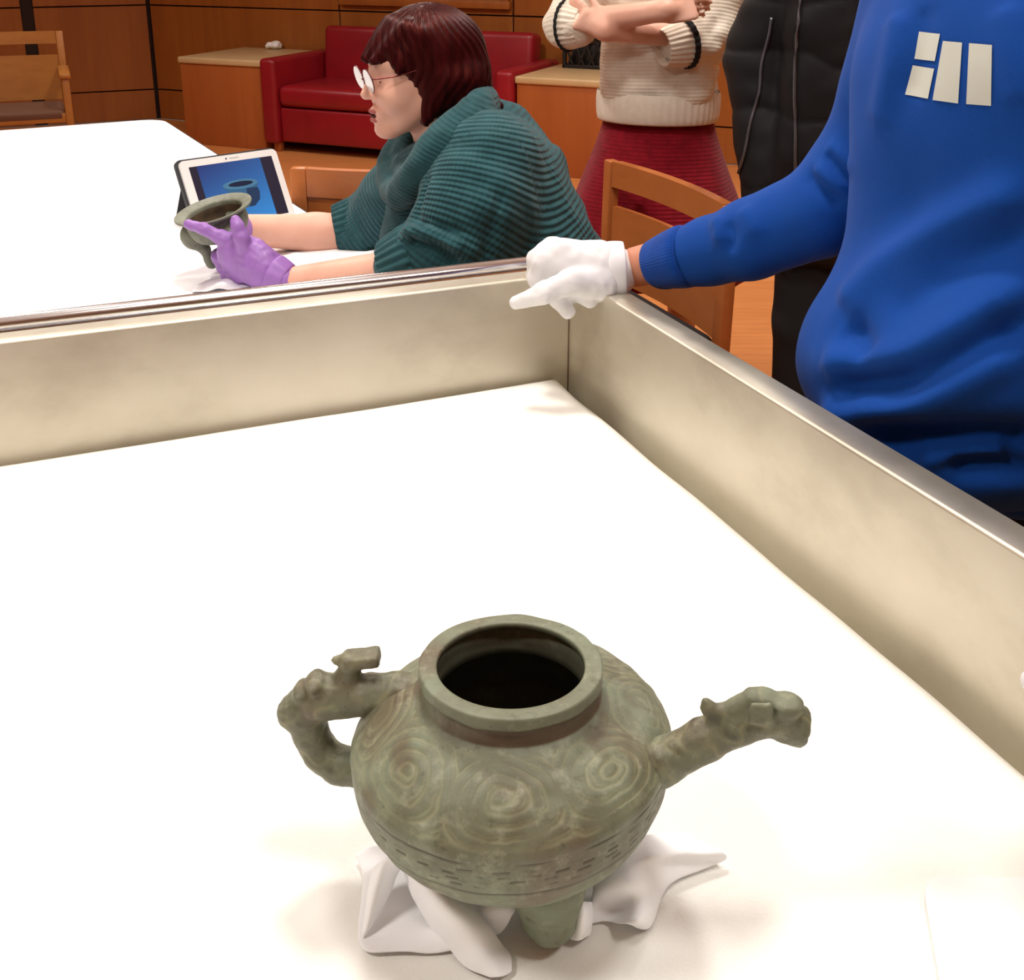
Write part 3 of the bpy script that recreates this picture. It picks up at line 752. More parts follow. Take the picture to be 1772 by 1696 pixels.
# spout
sp = [LP(1100, 1345, .598), LP(1150, 1317, .595), LP(1220, 1279, .592), LP(1280, 1252, .59), LP(1320, 1238, .59), LP(1350, 1238, .59), LP(1383, 1254, .59)]
S_ = chain(sp, [.0155, .0140, .0132, .0124, .0126, .0128, .0120])
S_ += [(cone(LP(1252, 1234, .59), LP(1300, 1211, .59), .006, .0068), .004), (ell(LP(1318, 1206, .59), (.010, .009, .005)), .003), (cone(LP(1244, 1240, .59), LP(1226, 1226, .59), .0060, .0048), .004), (cone(LP(1226, 1226, .59), LP(1221, 1215, .59), .0046, .0030), .003),
       (rbox(LP(1316, 1236, .5772), (.0075, .0022, .0080), .0020), .0015), (ell(LP(1366, 1230, .580), (.009, .005, .005)), .004), (ell(LP(1360, 1214, .588), (.011, .008, .004)), .004), (cone(LP(1362, 1256, .59), LP(1382, 1270, .59), .0115, .0085), .004)]
tip = LP(1391, 1250, .59); dirv = nrm(LP(1391, 1250, .59)-LP(1352, 1243, .59)); Rt = frame(dirv)
S_ += [(rbox(tip+dirv*.0120, (.010, .03, .03), .001, Rt), .001, 'cut'), (cone(tip-dirv*.008, tip+dirv*.01, .0065, .0065), .001, 'cut')]
lblob('spout', S_, .0016, .004, lambda V: .0002*waves(V, .012, 5)+.00012*waves(V, .005, 4))

# ------------------------------------------------------------------ white cloths under the vessel, paper
def Cp(x, y, h): return PZ(x, y, ZP+h+.001)
def dense(rows, k=4):
    rows = np.asarray(rows, float); rows = np.stack([catmull(r, k) for r in rows]); return np.stack([catmull(rows[:, j], k) for j in range(rows.shape[1])], 1)
def cloth(name, grids, label):
    Vs, Qs, b = [], [], 0
    for g in grids:
        g = dense(g); m, n = g.shape[:2]; v = g.reshape(-1, 3); v[:, 2] = np.maximum(v[:, 2]+.0012*waves(v, .03, 3), ZP+.0016)
        i, j = np.meshgrid(np.arange(m-1), np.arange(n-1), indexing='ij')
        Vs.append(v); Qs.append(np.stack([i*n+j, i*n+j+1, (i+1)*n+j+1, (i+1)*n+j], -1).reshape(-1, 4)+b); b += len(v)
    o = link(name, fast_mesh(name, np.concatenate(Vs), np.concatenate(Qs)), M['cloth'])
    s = o.modifiers.new('thick', 'SOLIDIFY'); s.thickness = .0012; s.offset = 0
    s = o.modifiers.new('smooth', 'SUBSURF'); s.levels = 1; s.render_levels = 1
    return tagged(o, label, 'cloth', 'white cloths under the bronze vessel')
cloth('white_cloth', [
    [[Cp(700, 1440, .03), Cp(665, 1455, .02), Cp(635, 1468, .008), Cp(614, 1480, .004)],
     [Cp(750, 1480, .034), Cp(700, 1495, .014), Cp(660, 1500, .008), Cp(628, 1520, .004)],
     [Cp(780, 1520, .030), Cp(730, 1530, .010), Cp(670, 1560, .004), Cp(621, 1638, .002)],
     [Cp(830, 1545, .030), Cp(780, 1560, .010), Cp(725, 1605, .004), Cp(690, 1648, .002)],
     [Cp(875, 1550, .028), Cp(840, 1570, .022), Cp(800, 1600, .012), Cp(780, 1645, .002)],
     [Cp(905, 1560, .020), Cp(890, 1580, .018), Cp(880, 1600, .010), Cp(866, 1615, .003)]],
    [[Cp(626, 1625, .003), Cp(634, 1615, .006), Cp(644, 1600, .006)],
     [Cp(636, 1548, .018), Cp(652, 1535, .032), Cp(676, 1545, .016)],
     [Cp(648, 1502, .026), Cp(668, 1488, .050), Cp(694, 1505, .028)],
     [Cp(690, 1496, .030), Cp(706, 1492, .052), Cp(730, 1500, .036)],
     [Cp(712, 1548, .018), Cp(742, 1532, .044), Cp(780, 1528, .030)],
     [Cp(742, 1600, .008), Cp(786, 1588, .032), Cp(832, 1582, .022)],
     [Cp(776, 1640, .003), Cp(822, 1630, .016), Cp(864, 1625, .010)],
     [Cp(806, 1672, .002), Cp(848, 1660, .010), Cp(884, 1650, .004)],
     [Cp(850, 1692, .002), Cp(868, 1690, .004), Cp(886, 1682, .002)]]], 'folded white cotton cloth tucked under the vessel on the handle side')
cloth('white_cloth', [
    [[Cp(1000, 1470, .02), Cp(1100, 1448, .02), Cp(1170, 1440, .010), Cp(1212, 1456, .003)],
     [Cp(1015, 1500, .03), Cp(1095, 1485, .028), Cp(1165, 1474, .022), Cp(1250, 1474, .012)],
     [Cp(1025, 1520, .022), Cp(1085, 1505, .036), Cp(1150, 1500, .012), Cp(1252, 1492, .003)],
     [Cp(1025, 1545, .016), Cp(1090, 1535, .032), Cp(1130, 1545, .010), Cp(1160, 1528, .002)],
     [Cp(1020, 1570, .010), Cp(1075, 1570, .006), Cp(1105, 1588, .022), Cp(1128, 1602, .002)],
     [Cp(1000, 1600, .004), Cp(1050, 1595, .002), Cp(1085, 1600, .012), Cp(1100, 1606, .002)]],
    [[Cp(985, 1560, .02), Cp(1005, 1560, .03), Cp(1024, 1560, .018)], [Cp(985, 1590, .012), Cp(1008, 1590, .024), Cp(1026, 1580, .014)], [Cp(985, 1625, .002), Cp(1002, 1628, .006), Cp(1022, 1615, .002)]]],
    'crumpled white cotton cloth tucked under the vessel on the spout side')
g = [[Cp(1592+(x*200)-(y*-34), 1512+x*6+y*200, .002+.004*(1-abs(y-.3))*max(0, 1-3*x)) for x in np.linspace(0, 1.3, 8)] for y in np.linspace(0, 1.15, 8)]
g[0][0] = Cp(1604, 1522, .004)
o = sheet('paper_sheet', g, M['paper'], None, .0012, 2); tagged(o, 'blank white sheet on the pad beside the tray side', 'paper')

# ------------------------------------------------------------------ people
def head_items(O, R, s=1.0, neck=None, female=True):
    """face and skull; O = head centre, R columns = forward, left, up"""
    def p(f, l, u): return O+R@(np.array([f, l, u])*s)
    def e(f, l, u, r, k=.012, Rr=None): return (ell(p(f, l, u), np.array(r)*s, R if Rr is None else R@Rr), k*s)
    it = [e(-.012, 0, .012, (.096, .076, .088)), e(.036, 0, -.030, (.054, .056, .080), .03), e(.074, 0, .016, (.016, .046, .012), .016),
          (cone(p(.086, 0, .0), p(.102, 0, -.036), .0085*s, .0095*s), .010*s), e(.104, 0, -.041, (.0115, .011, .0095), .006),
          e(.090, .012, -.045, (.010, .007, .007), .006), e(.090, -.012, -.045, (.010, .007, .007), .006),
          e(.056, .033, -.045, (.030, .024, .028), .02), e(.056, -.033, -.045, (.030, .024, .028), .02),
          e(.076, 0, -.106, (.016, .020, .015), .016), e(.082, 0, -.078, (.012, .026, .016), .012),
          (cone(p(.0, .048, -.055), p(.062, .014, -.104), .024*s, .016*s), .02*s), (cone(p(.0, -.048, -.055), p(.062, -.014, -.104), .024*s, .016*s), .02*s),
          e(.0905, 0, -.0705, (.0095, .020, .0060), .004), e(.0890, 0, -.0865, (.0095, .018, .0068), .004),
          (ell(p(.100, 0, -.0785), np.array([.016, .016, .0024])*s, R), .002*s, 'cut'),
          (ell(p(.093, .031, -.014), np.array([.014, .017, .012])*s, R), .012*s, 'cut'), (ell(p(.093, -.031, -.014), np.array([.014, .017, .012])*s, R), .012*s, 'cut'),
          e(.072, .031, -.014, (.012, .0125, .0115), .003), e(.072, -.031, -.014, (.012, .0125, .0115), .003),
          e(-.008, .075, -.02, (.022, .010, .031), .006), e(-.008, -.075, -.02, (.022, .010, .031), .006)]
    if neck is not None: it += [(cone(p(-.02, 0, -.06), neck, .050*s, .056*s), .02)]
    return it, p
def hand_items(w, d, n, t, sc=1.0, curl=(20, 30, 25), spread=.06, thumb=None):
    """w wrist, d finger direction, n back-of-hand normal, t thumb side; returns blend items for palm, four fingers, thumb"""
    d, n, t = nrm(d), nrm(n), nrm(t)
    def p(a, b, c): return w+(d*a+t*b+n*c)*sc
    it = [(rbox(p(.050, .0, 0), np.array([.046, .040, .014])*sc, .013*sc, np.stack([d, t, n], 1)), .012), (cone(p(-.01, 0, 0), p(.03, 0, 0), .027*sc, .024*sc), .02)]
    L = ((.043, .027, .021), (.048, .030, .023), (.044, .028, .022), (.034, .022, .019)); base = (.029, .010, -.010, -.029)
    for i in range(4):
        q = p(.092-(.004 if i in (0, 2) else (.012 if i == 3 else 0)), base[i], 0); a = 0; dd = nrm(d+t*spread*(1.5-i)); r = .0095*sc
        for j in range(3):
            a += math.radians(curl[j]); v = dd*math.cos(a)-n*math.sin(a); q2 = q+v*L[i][j]*sc
            it.append((cone(q, q2, r, r*.93), .003)); q = q2; r *= .93
    th = thumb or [(.022, .030, -.006), (.050, .055, -.014), (.078, .066, -.016), (.100, .070, -.018)]
    it += [(c, .006) for c in chain([p(*x) for x in th], [.015*sc, .0125*sc, .0105*sc, .0095*sc])]
    return it
def body_items(J, k=.03):
    g = J.get; it = []
    it += [(ell((J['chest']+J['pelvis'])/2, (.11, .15, .26), J['R']), .05), (ell(J['pelvis'], (.12, .16, .12), J['R']), .05)]
    for s in 'LR':
        if g('sh'+s) is not None:
            it += [(cone(J['chest'], J['sh'+s], .08, .052), .04), (cone(J['sh'+s], J['el'+s], .050, .040), .02), (cone(J['el'+s], J['wr'+s], .041, .027), .015)]
        if g('hip'+s) is not None:
            it += [(cone(J['hip'+s], J['kn'+s], .082, .055), .03), (cone(J['kn'+s], J['an'+s], .055, .036), .02), (cone(J['an'+s], J['toe'+s], .038, .030), .02)]
    return it
def hair_az(O, R):
    def fn(V):
        q = (V-O)@R; return np.arctan2(q[:, 1], q[:, 0]-.01)+.15*np.sin(q[:, 2]*40)
    return fn

# ---- seated person in the teal sweater -------------------------------------------------
def Wp(x, y, Y=2.08): return PY(x, y, Y)
HO = Wp(727, 117); HR = frame((-1, -.42, -.03))
per = empty('person', A3(.10, 2.1, 0), 'seated person in teal sweater with auburn bob and glasses holding a small vessel', 'person')
neck = Wp(775, 240, 2.09)
its, hp_ = head_items(HO, HR, 1.0, neck)
shN, elN, wrN = Wp(838, 275, 1.92), Wp(795, 425, 1.88), Wp(500, 488, 1.955)
shF, elF, wrF = Wp(752, 285, 2.27), Wp(640, 402, 2.34), Wp(420, 397, 2.22)
pel = A3(.115, 2.10, .58)
chs = A3(-.03, 2.08, .96)
its += [(cone(neck, chs, .055, .09), .03), (cone(chs, pel, .09, .12), .03)]
its += chain([shN, elN, Wp(690, 468, 1.90), wrN], [.05, .044, .038, .027])+chain([shF, elF, Wp(545, 404, 2.31), wrF], [.05, .045, .041, .031])
for s in (-1, 1):                                                   # thighs forward under the table, shins down
    its += [(cone(pel+A3(0, .09*s, -.04), A3(-.30, 2.08+.11*s, .53), .085, .065), .03), (cone(A3(-.30, 2.08+.11*s, .52), A3(-.27, 2.08+.11*s, .09), .06, .04), .02), (cone(A3(-.27, 2.08+.11*s, .06), A3(-.40, 2.08+.12*s, .04), .04, .03), .02)]
skin_w = blob('body', its, .0042, M['skin'], per, .02, 2)
# trousers, shoes
tr_ = []
for s in (-1, 1):
    tr_ += [(cone(pel+A3(0, .09*s, -.04), A3(-.31, 2.08+.11*s, .53), .10, .08), .03), (cone(A3(-.31, 2.08+.11*s, .52), A3(-.27, 2.08+.11*s, .10), .078, .06), .02)]
blob('trousers', tr_, .012, M['trousers'], per, .03, 1)
for s in (-1, 1): blob('shoe', [cone(A3(-.26, 2.08+.11*s, .05), A3(-.42, 2.08+.12*s, .04), .048, .038)], .01, M['black'], per, .02, 1)
# sweater
nb = Wp(800, 245, 2.08)
tors = [(cone(A3(-.045, 2.00, .985), A3(.075, 2.01, .66), .118, .165), .06), (cone(A3(-.045, 2.16, .985), A3(.075, 2.17, .66), .118, .165), .06),
        (cone(Wp(815, 255), A3(-.03, 2.08, .95), .062, .13), .05), (cone(Wp(735, 310, 2.06), Wp(742, 420, 2.07), .065, .095), .05),
        (cone(Wp(855, 265, 2.04), Wp(930, 400, 2.03), .045, .085), .05)]
slN = [Wp(838, 285, 1.935), Wp(822, 360, 1.90), Wp(800, 418, 1.885)]
slN2 = [Wp(800, 420, 1.885), Wp(742, 448, 1.875), Wp(700, 462, 1.88)]
slF = [Wp(745, 285, 2.25), Wp(690, 345, 2.31), Wp(642, 392, 2.34)]
slF2 = [Wp(642, 394, 2.34), Wp(612, 400, 2.335)]
sw = tors+[(c, .04) for c in chain(slN, [.090, .092, .080])+chain(slN2, [.076, .060, .054])+chain(slF, [.085, .075, .066])+chain(slF2, [.064, .060])]
# sleeve creases at the near elbow
sw += [(cone(Wp(705, 425, 1.84), Wp(800, 462, 1.83), .018, .022), .012), (cone(Wp(722, 402, 1.83), Wp(815, 430, 1.81), .018, .016), .015)]
segs = [(A3(-.06, 2.08, 1.04), A3(.08, 2.09, .62), .17, 0.0), (slN[0]+A3(-.01, .02, .05), slN[2], .09, .03), (slN2[0], slN2[2], .06, .22), (slF[0], slF[2], .08, .03), (slF2[0], slF2[1], .06, .22)]
blob('sweater', sw, .0045, M['teal'], per, .04, 2, lambda V: .0022*waves(V, .09, 3), rib_field(segs, .05), [
    (-.014, .010, [(706, 418), (745, 428), (792, 458)]), (.010, .014, [(700, 398), (742, 404), (805, 432)]), (-.008, .010, [(722, 380), (760, 395), (800, 402)]),
    (-.010, .012, [(742, 300), (728, 345), (718, 395)]), (-.006, .012, [(870, 330), (850, 400), (840, 450)])])
# turned-back cuffs, ribbed along the arm
def cuff(name, a, b, ra, rb, mat, par, n=48, ribs=26, amp=.0018, th=.006):
    a, b = np.asarray(a, float), np.asarray(b, float); R = frame(b-a); L = np.linalg.norm(b-a)
    pf = [(0, ra*.86, 0), (0, ra, .004), (.15, ra*1.03, 0), (.5, (ra+rb)/2*1.05, 0), (.85, rb*1.03, 0), (1, rb, -.004), (1.0, rb*.9, -.006), (.7, rb*.86, 0)]
    V = []; nn_ = n*4
    for t_, r, o_ in pf:
        for j in range(nn_):
            q = 2*math.pi*j/nn_; rr = r+amp*math.cos(ribs*q)
            V.append(a+R@np.array([t_*L+o_, rr*math.cos(q), rr*math.sin(q)]))
    Q = [(i*nn_+j, i*nn_+(j+1) % nn_, (i+1)*nn_+(j+1) % nn_, (i+1)*nn_+j) for i in range(len(pf)-1) for j in range(nn_)]
    o = link(name, mesh(name, V, Q), mat, par); m_ = o.modifiers.new('s', 'SUBSURF'); m_.levels = m_.render_levels = 1
    return o
cuff('cuff', Wp(735, 449, 1.872), Wp(668, 471, 1.885), .069, .054, M['teal_rib'], per)
cuff('cuff', Wp(648, 388, 2.34), Wp(578, 402, 2.33), .070, .056, M['teal_rib'], per)
# big folded collar
cp = [Wp(838, 184, 2.08), Wp(826, 200, 1.985), Wp(778, 240, 1.925), Wp(728, 296, 1.925), Wp(690, 335, 2.00), Wp(682, 290, 2.12), Wp(722, 232, 2.17), Wp(795, 190, 2.17)]
cpc = catmull(np.array(cp+[cp[0]]), 6)[:-1]
col_items = [cone(cpc[i], cpc[(i+1) % len(cpc)], .026+.006*math.sin(i*.13)**2, .026+.006*math.sin((i+1)*.13)**2) for i in range(len(cpc))]
c2 = cpc*np.array([1, 1, 1])+A3(.012, 0, .030); cc = cpc.mean(0); c2 = c2+(cc-c2)*.10
col_items += [cone(c2[i], c2[(i+1) % len(c2)], .017, .017) for i in range(len(c2))]
ccx = np.cumsum(np.linalg.norm(np.diff(np.vstack([cpc, cpc[:1]]), axis=0), axis=1))
def colrib(V):
    d = np.linalg.norm(V[:, None]-cpc[None], axis=2); i = d.argmin(1); return (V-cc)[:, 2]*1.0+(V-cc)[:, 0]*.5, ccx[i]
blob('collar', col_items, .0045, M['teal_rib'], per, .012, 1, lambda V: .0015*waves(V, .06, 8), colrib)
# hair: bob with fringe
HM = frame((-1, -.14, 0))
def hp2(f, l, u): return HO+HR@A3(f, l, u)
hair = [(ell(hp2(-.018, 0, .022), (.107, .090, .092), HR), .01), (ell(hp2(-.045, 0, -.03), (.082, .093, .085), HR), .02),
        (cone(hp2(-.075, .03, -.02), hp2(-.100, .045, -.085), .045, .020), .02), (cone(hp2(-.075, -.03, -.02), hp2(-.095, -.03, -.080), .045, .022), .02),
        (cone(hp2(-.02, .068, -.02), hp2(.018, .070, -.086), .030, .010), .02), (cone(hp2(-.02, -.068, -.02), hp2(.018, -.070, -.086), .030, .010), .02),
        (cone(hp2(-.06, .068, -.02), hp2(-.055, .070, -.085), .030, .012), .02),
        (cone(hp2(.035, .05, .070), hp2(.094, .030, .020), .022, .008), .015), (cone(hp2(.045, .015, .075), hp2(.100, .006, .022), .022, .008), .015), (cone(hp2(.035, -.045, .070), hp2(.092, -.035, .020), .022, .008), .015),
        (cone(hp2(.02, .062, .06), hp2(.062, .066, .005), .020, .008), .015),
        (cone(hp2(-.10, .02, -.05), hp2(-.140, .03, -.078), .026, .010), .015), (cone(hp2(-.10, .05, -.05), hp2(-.118, .06, -.085), .016, .005), .012)]
hair += [(rbox(hp2(.128, 0, -.085), (.083, .14, .085), .02, HR@rotm((0, 1, 0), -4)), .008, 'cut'), (ell(hp2(.075, 0, -.02), (.056, .073, .036), HR), .008, 'cut'), (cone(neck+A3(-.05, 0, -.02), neck+A3(-.02, 0, .04), .05, .055), .01, 'cut')]
az = hair_az(hp2(-.02, 0, .05), HR)
blob('hair', hair, .0032, M['hair'], per, .012, 1, lambda V: .0009*np.sin(az(V)*34+2*np.sin(V[:, 2]*30))+.0004*np.sin(az(V)*81), az)
# mouth, brow, eye, earring, spectacles
blob('lips', [ell(hp2(.0925, 0, -.0712), (.0085, .018, .0052), HR), ell(hp2(.0908, 0, -.0868), (.0085, .016, .0058), HR)], .0015, M['lip'], per, .002, 0)
blob('mouth_opening', [ell(hp2(.088, 0, -.0788), (.010, .016, .0034), HR)], .0013, M['mouth'], per, .002, 0)
for s in (-1, 1):
    blob('eyebrow', [cone(hp2(.089, .012*s, .011), hp2(.078, .042*s, .014), .0035, .0022)], .0014, M['hair_brown'], per, .002, 0)
    blob('eyelash', [cone(hp2(.0835, .022*s, -.0175), hp2(.075, .042*s, -.0175), .0014, .0012)], .0009, M['eye'], per, .001, 0)
gl = empty('glasses', (0, 0, 0)); gl.parent = per
def ring_path(c, r1, r2, R, n=28): return [c+R@A3(0, r1*math.cos(2*math.pi*k/n), r2*math.sin(2*math.pi*k/n)) for k in range(n)]
gR = HR@rotm((0, 1, 0), 14)
for s in (-1, 1):
    gc = hp2(.106, .031*s, -.013)
    tube('lens_rim', ring_path(gc, .0265, .0215, gR), .0010, M['wire'], gl, 6, closed=True)
    V = [gc]+ring_path(gc, .026, .021, gR); V = V+[v+gR@A3(.0015, 0, 0) for v in V]; n_ = 28
    Fc = [(0, 1+(k+1) % n_, 1+k) for k in range(n_)]+[(n_+1, n_+2+k, n_+2+(k+1) % n_) for k in range(n_)]
    link('lens', mesh('lens', V, Fc), M['lens'], gl)
    tube('temple', catmull([gc+gR@A3(0, .0265*s, .006), hp2(.06, .070*s, -.002), hp2(.0, .082*s, .012), hp2(-.03, .080*s, .0)], 5), .0014, M['wire'], gl, 6)
tube('bridge', catmull([hp2(.104, -.008, -.016), hp2(.110, 0, -.012), hp2(.104, .008, -.016)], 5), .0012, M['wire'], gl, 6)
tube('earring', catmull([hp2(-.018, .086, -.075), hp2(-.022, .092, -.095), hp2(-.028, .094, -.120), hp2(-.036, .095, -.135)], 4), .0012, M['zip'], per, 6)
# purple glove, near hand: index along the rim, thumb up, other fingers curled below
GY = 2.02
pg = [(cone(Wp(490, 484, 1.955), Wp(462, 468, 1.965), .032, .036), .015), (ell(Wp(436, 452, 1.975), (.052, .030, .046), frame(Wp(400, 430, 2.0)-Wp(470, 470, 1.96))), .015), (ell(Wp(408, 436, 1.985), (.034, .028, .040)), .015)]
pg += [(c, .006) for c in chain([Wp(410, 428, 1.985), Wp(385, 412, 1.975), Wp(352, 396, 1.975), Wp(325, 388, 1.985)], [.018, .0135, .0110, .0085])]
pg += [(c, .006) for c in chain([Wp(428, 440, 1.97), Wp(418, 412, 1.955), Wp(411, 392, 1.958), Wp(407, 381, 1.965)], [.019, .0140, .0115, .0092])]
for k in range(3):
    pg += [(c, .005) for c in chain([Wp(405+k*5, 450+k*14, 1.985), Wp(378+k*8, 447+k*15, 2.00), Wp(376+k*8, 440+k*13, 2.04), Wp(392+k*6, 432+k*12, 2.06)], [.0145, .0120, .0105, .0090])]
blob('purple_glove', pg, .0022, M['purple'], per, .008, 1, lambda V: .0006*waves(V, .02, 3))
cuff('glove_cuff', Wp(468, 472, 1.962), Wp(500, 489, 1.953), .0375, .033, M['purple'], per, 24, 9, .0008)
# far hand behind the vessel, gloved too
fh = [(cone(Wp(414, 397, 2.21), Wp(405, 398, 2.19), .031, .033), .015), (ell(Wp(390, 400, 2.165), (.036, .030, .032)), .015)]
for k in range(4): fh += [(c, .005) for c in chain([Wp(385-k*3, 385+k*9, 2.155), Wp(365-k*2, 385+k*9, 2.14), Wp(350, 387+k*9, 2.12)], [.012, .0105, .009])]
blob('purple_glove', fh, .003, M['purple'], per, .008, 1)

# ---- small tripod vessel in her hands
VC = Wp(370, 366, 2.055); tilt = rotm((0, 1, 0), -12)@rotm((1, 0, 0), 8)
ves = empty('tripod_vessel', VC-A3(0, 0, .10), 'small grey bronze tripod vessel with wide rim held in purple-gloved hand', 'vessel')
vp = np.array([(.0008, -.055), (.03, -.054), (.047, -.046), (.056, -.030), (.057, -.016), (.0545, -.008), (.056, -.005), (.070, .001), (.0735, .003), (.0735, .0055), (.071, .0065), (.056, .0015), (.0525, -.003), (.052, -.012), (.051, -.030), (.04, -.044), (.0008, -.048)])
vi = np.array([(.0535, -.0015), (.0515, -.012), (.0505, -.030), (.0395, -.0435), (.0008, -.0475)])
V, Q = lathe_vf(catmull(vi, 4), 72, VC, tilt)
link('interior', fast_mesh('interior', V, Q), plain('earth_brown', (96, 78, 56), .9, var=.35, vscale=40), ves)
V, Q = lathe_vf(catmull(vp, 4), 96, VC, tilt)
o = link('bowl', fast_mesh('bowl', V, Q[:, ::-1]), M['bronze2'], ves)
bm = bmesh.new(); bm.from_mesh(o.data); bmesh.ops.recalc_face_normals(bm, faces=bm.faces); bm.to_mesh(o.data); bm.free(); o.data.shade_smooth()
for a in (185, 305, 65):
    d = tilt@A3(math.cos(math.radians(a)), math.sin(math.radians(a)), 0); u = tilt@A3(0, 0, 1)
    def q_(r, h): return VC+d*r+u*h
    blob('leg', [ell(q_(.054, -.036), (.022, .022, .024)), cone(q_(.050, -.047), q_(.040, -.068), .019, .010), cone(q_(.040, -.068), q_(.038, -.090), .009, .0085), cone(q_(.038, -.090), q_(.036, -.098), .0095, .012), (ell(VC+u*-.012, (.0535, .0535, .040), tilt), .001, 'cut')], .0022, M['bronze2'], ves, .008, 1)

# white paper / cloth crumpled under the hands on the table
def Tp(x, y, h): return PZ(x, y, TT+h+.0015)
g1 = [[Tp(330, 505, .002), Tp(380, 500, .012), Tp(440, 500, .010), Tp(520, 490, .004), Tp(640, 480, .002)],
      [Tp(350, 488, .004), Tp(390, 486, .026), Tp(440, 480, .012), Tp(520, 470, .010), Tp(660, 460, .004)],
      [Tp(385, 470, .002), Tp(420, 462, .016), Tp(470, 460, .008), Tp(560, 452, .012), Tp(670, 445, .004)],
      [Tp(420, 450, .002), Tp(460, 440, .006), Tp(510, 440, .004), Tp(580, 438, .006), Tp(660, 432, .002)]]
g1 = dense(g1, 5); g1[..., 2] += .004*waves(g1.reshape(-1, 3), .06, 2).reshape(g1.shape[:2]); g1[..., 2] = np.maximum(g1[..., 2], TT+.002)
o = sheet('table_cloth', g1, M['cloth'], None, .001, 1); tagged(o, 'crumpled white cloth on the table under the seated person\'s hands', 'cloth')

# ---- standing person, cream sweater and red skirt ---------------------------------------
K2 = 1.07
def Sp(x, y, Y=3.05): return PY(x, y, Y*K2)
def A2(x, y, z):            # standing figure set back behind the chair
    return A3(x*K2, y*K2, (CAMH+(z-CAMH)*K2) if z > .80 else z*.758/.80)
base = A2(.40, 3.08, 0)
per2 = empty('person', base, 'standing person in cream sweater and red skirt with arms crossed', 'person')
R2 = frame((-.25, -1, 0))
J = dict(chest=A2(.40, 3.08, 1.28), pelvis=A2(.40, 3.08, .88), R=np.stack([R2[:, 0], R2[:, 1], A3(0, 0, 1)], 1))
HO2 = A2(.37, 3.02, 1.58); HR2 = frame((-.45, -1, -.2))
its, _ = head_items(HO2, HR2, .95, A2(.40, 3.08, 1.40))
rE, lE = Sp(985, 42, 2.99), Sp(1228, 62, 3.0)
rS, lS = A2(.225, 3.10, 1.34), A2(.575, 3.06, 1.34)
rW, lW = Sp(1150, 18, 2.82), Sp(1045, 52, 2.90)
its += [(ell((J['chest']+J['pelvis'])/2, (.10, .14, .25), J['R']), .05)]
its += chain([rS, rE, rW], [.045, .040, .028])+chain([lS, lE, lW], [.045, .040, .028])
its += hand_items(rW, Sp(1215, 5, 2.86)-rW, A3(-.1, -1, .4), A3(-.2, -.2, 1), .85, (15, 25, 20), 0)
its += hand_items(lW, Sp(1000, 20, 2.93)-lW, A3(0, -1, .1), A2(.2, 0, 1), .8, (20, 30, 20), 0)
for s in (-1, 1):
    hx = A2(.40+.085*s, 3.08, .86)
    its += [(cone(hx, A2(.40+.09*s, 3.06, .48), .062, .05), .03), (cone(A2(.40+.09*s, 3.06, .48), A2(.40+.09*s, 3.10, .09), .052, .036), .02), (cone(A2(.40+.09*s, 3.10, .06), A2(.37+.10*s, 2.94, .035), .036, .028), .02)]
blob('body', its, .0062, M['skin'], per2, .02, 2)
hem = Sp(1130, 200)
tor2 = []
def lof(name, secs, mat, par, n=64, rib=True, close=False, wob=None, sub=1):
    """clothes with clean hems: elliptical sections (centre, half-widths, forward frame)"""
    V = []; r1 = []; r2 = []
    for k, (c, rx, ry, Rr) in enumerate(secs):
        for j in range(n):
            a = 2*math.pi*j/n; m_ = 1+(wob(k, a) if wob else 0)
            V.append(np.asarray(c)+Rr@A3(ry*math.cos(a)*m_, rx*math.sin(a)*m_, 0)); r1.append(V[-1][2]); r2.append(a*(rx+ry)/2)
    Q = [(i*n+j, i*n+(j+1) % n, (i+1)*n+(j+1) % n, (i+1)*n+j) for i in range(len(secs)-1) for j in range(n)]
    if close: Q += [tuple(range(n))]
    me = mesh(name, V, Q); attr(me, 'rib', r1); attr(me, 'rib2', r2)
    bm = bmesh.new(); bm.from_mesh(me); bmesh.ops.recalc_face_normals(bm, faces=bm.faces); bm.to_mesh(me); bm.free()
    o = link(name, me, mat, par)
    if sub: m_ = o.modifiers.new('s', 'SUBSURF'); m_.levels = m_.render_levels = sub
    return o
R2f = J['R']
tx = .395
sw2 = [(rbox(A2(tx, 3.07, 1.10), (.12, .165, .19), .09, R2f), .04), (ell(A2(tx, 3.07, 1.28), (.13, .19, .12), R2f), .05)]
sw2 += [(cone(A2(tx, 3.07, 1.30), rS, .11, .075), .05), (cone(A2(tx, 3.07, 1.30), lS, .11, .075), .05), (cone(A2(tx, 3.07, 1.33), A2(.40, 3.07, 1.42), .09, .06), .04)]
uL = [(lS+lE)/2]
sw2 += [(c, .03) for c in chain([rS, (rS+rE)/2, rE, Sp(1000, 46, 2.96)], [.075, .070, .064, .054])]+[(c, .03) for c in chain([lS, (lS+lE)/2, lE, Sp(1190, 74, 2.94)], [.078, .078, .072, .054])]
sw2 += [(cone(Sp(1185, 40, 2.95), Sp(1245, 60, 2.94), .016, .018), .015), (cone(Sp(1175, 58, 2.94), Sp(1238, 84, 2.93), .014, .016), .015)]
blob('sweater', sw2, .0065, M['cream'], per2, .04, 2, lambda V: .003*waves(V, .10, 4), rib_field([(A2(tx, 3.07, 1.45), A2(tx, 3.07, .9), .16, 0), (rS, rE, .07, .1), (lS, lE, .07, .1)], .04))
lof('sweater_hem', [(A2(tx, 3.07, 1.00), .176, .132, R2f), (A2(tx, 3.07, .985), .181, .137, R2f), (A2(tx, 3.07, .93), .178, .135, R2f), (A2(tx, 3.07, .915), .172, .129, R2f), (A2(tx, 3.07, .93), .165, .122, R2f)], M['creamrib'], per2, 200, wob=lambda k, a: .006*math.cos(a*50))
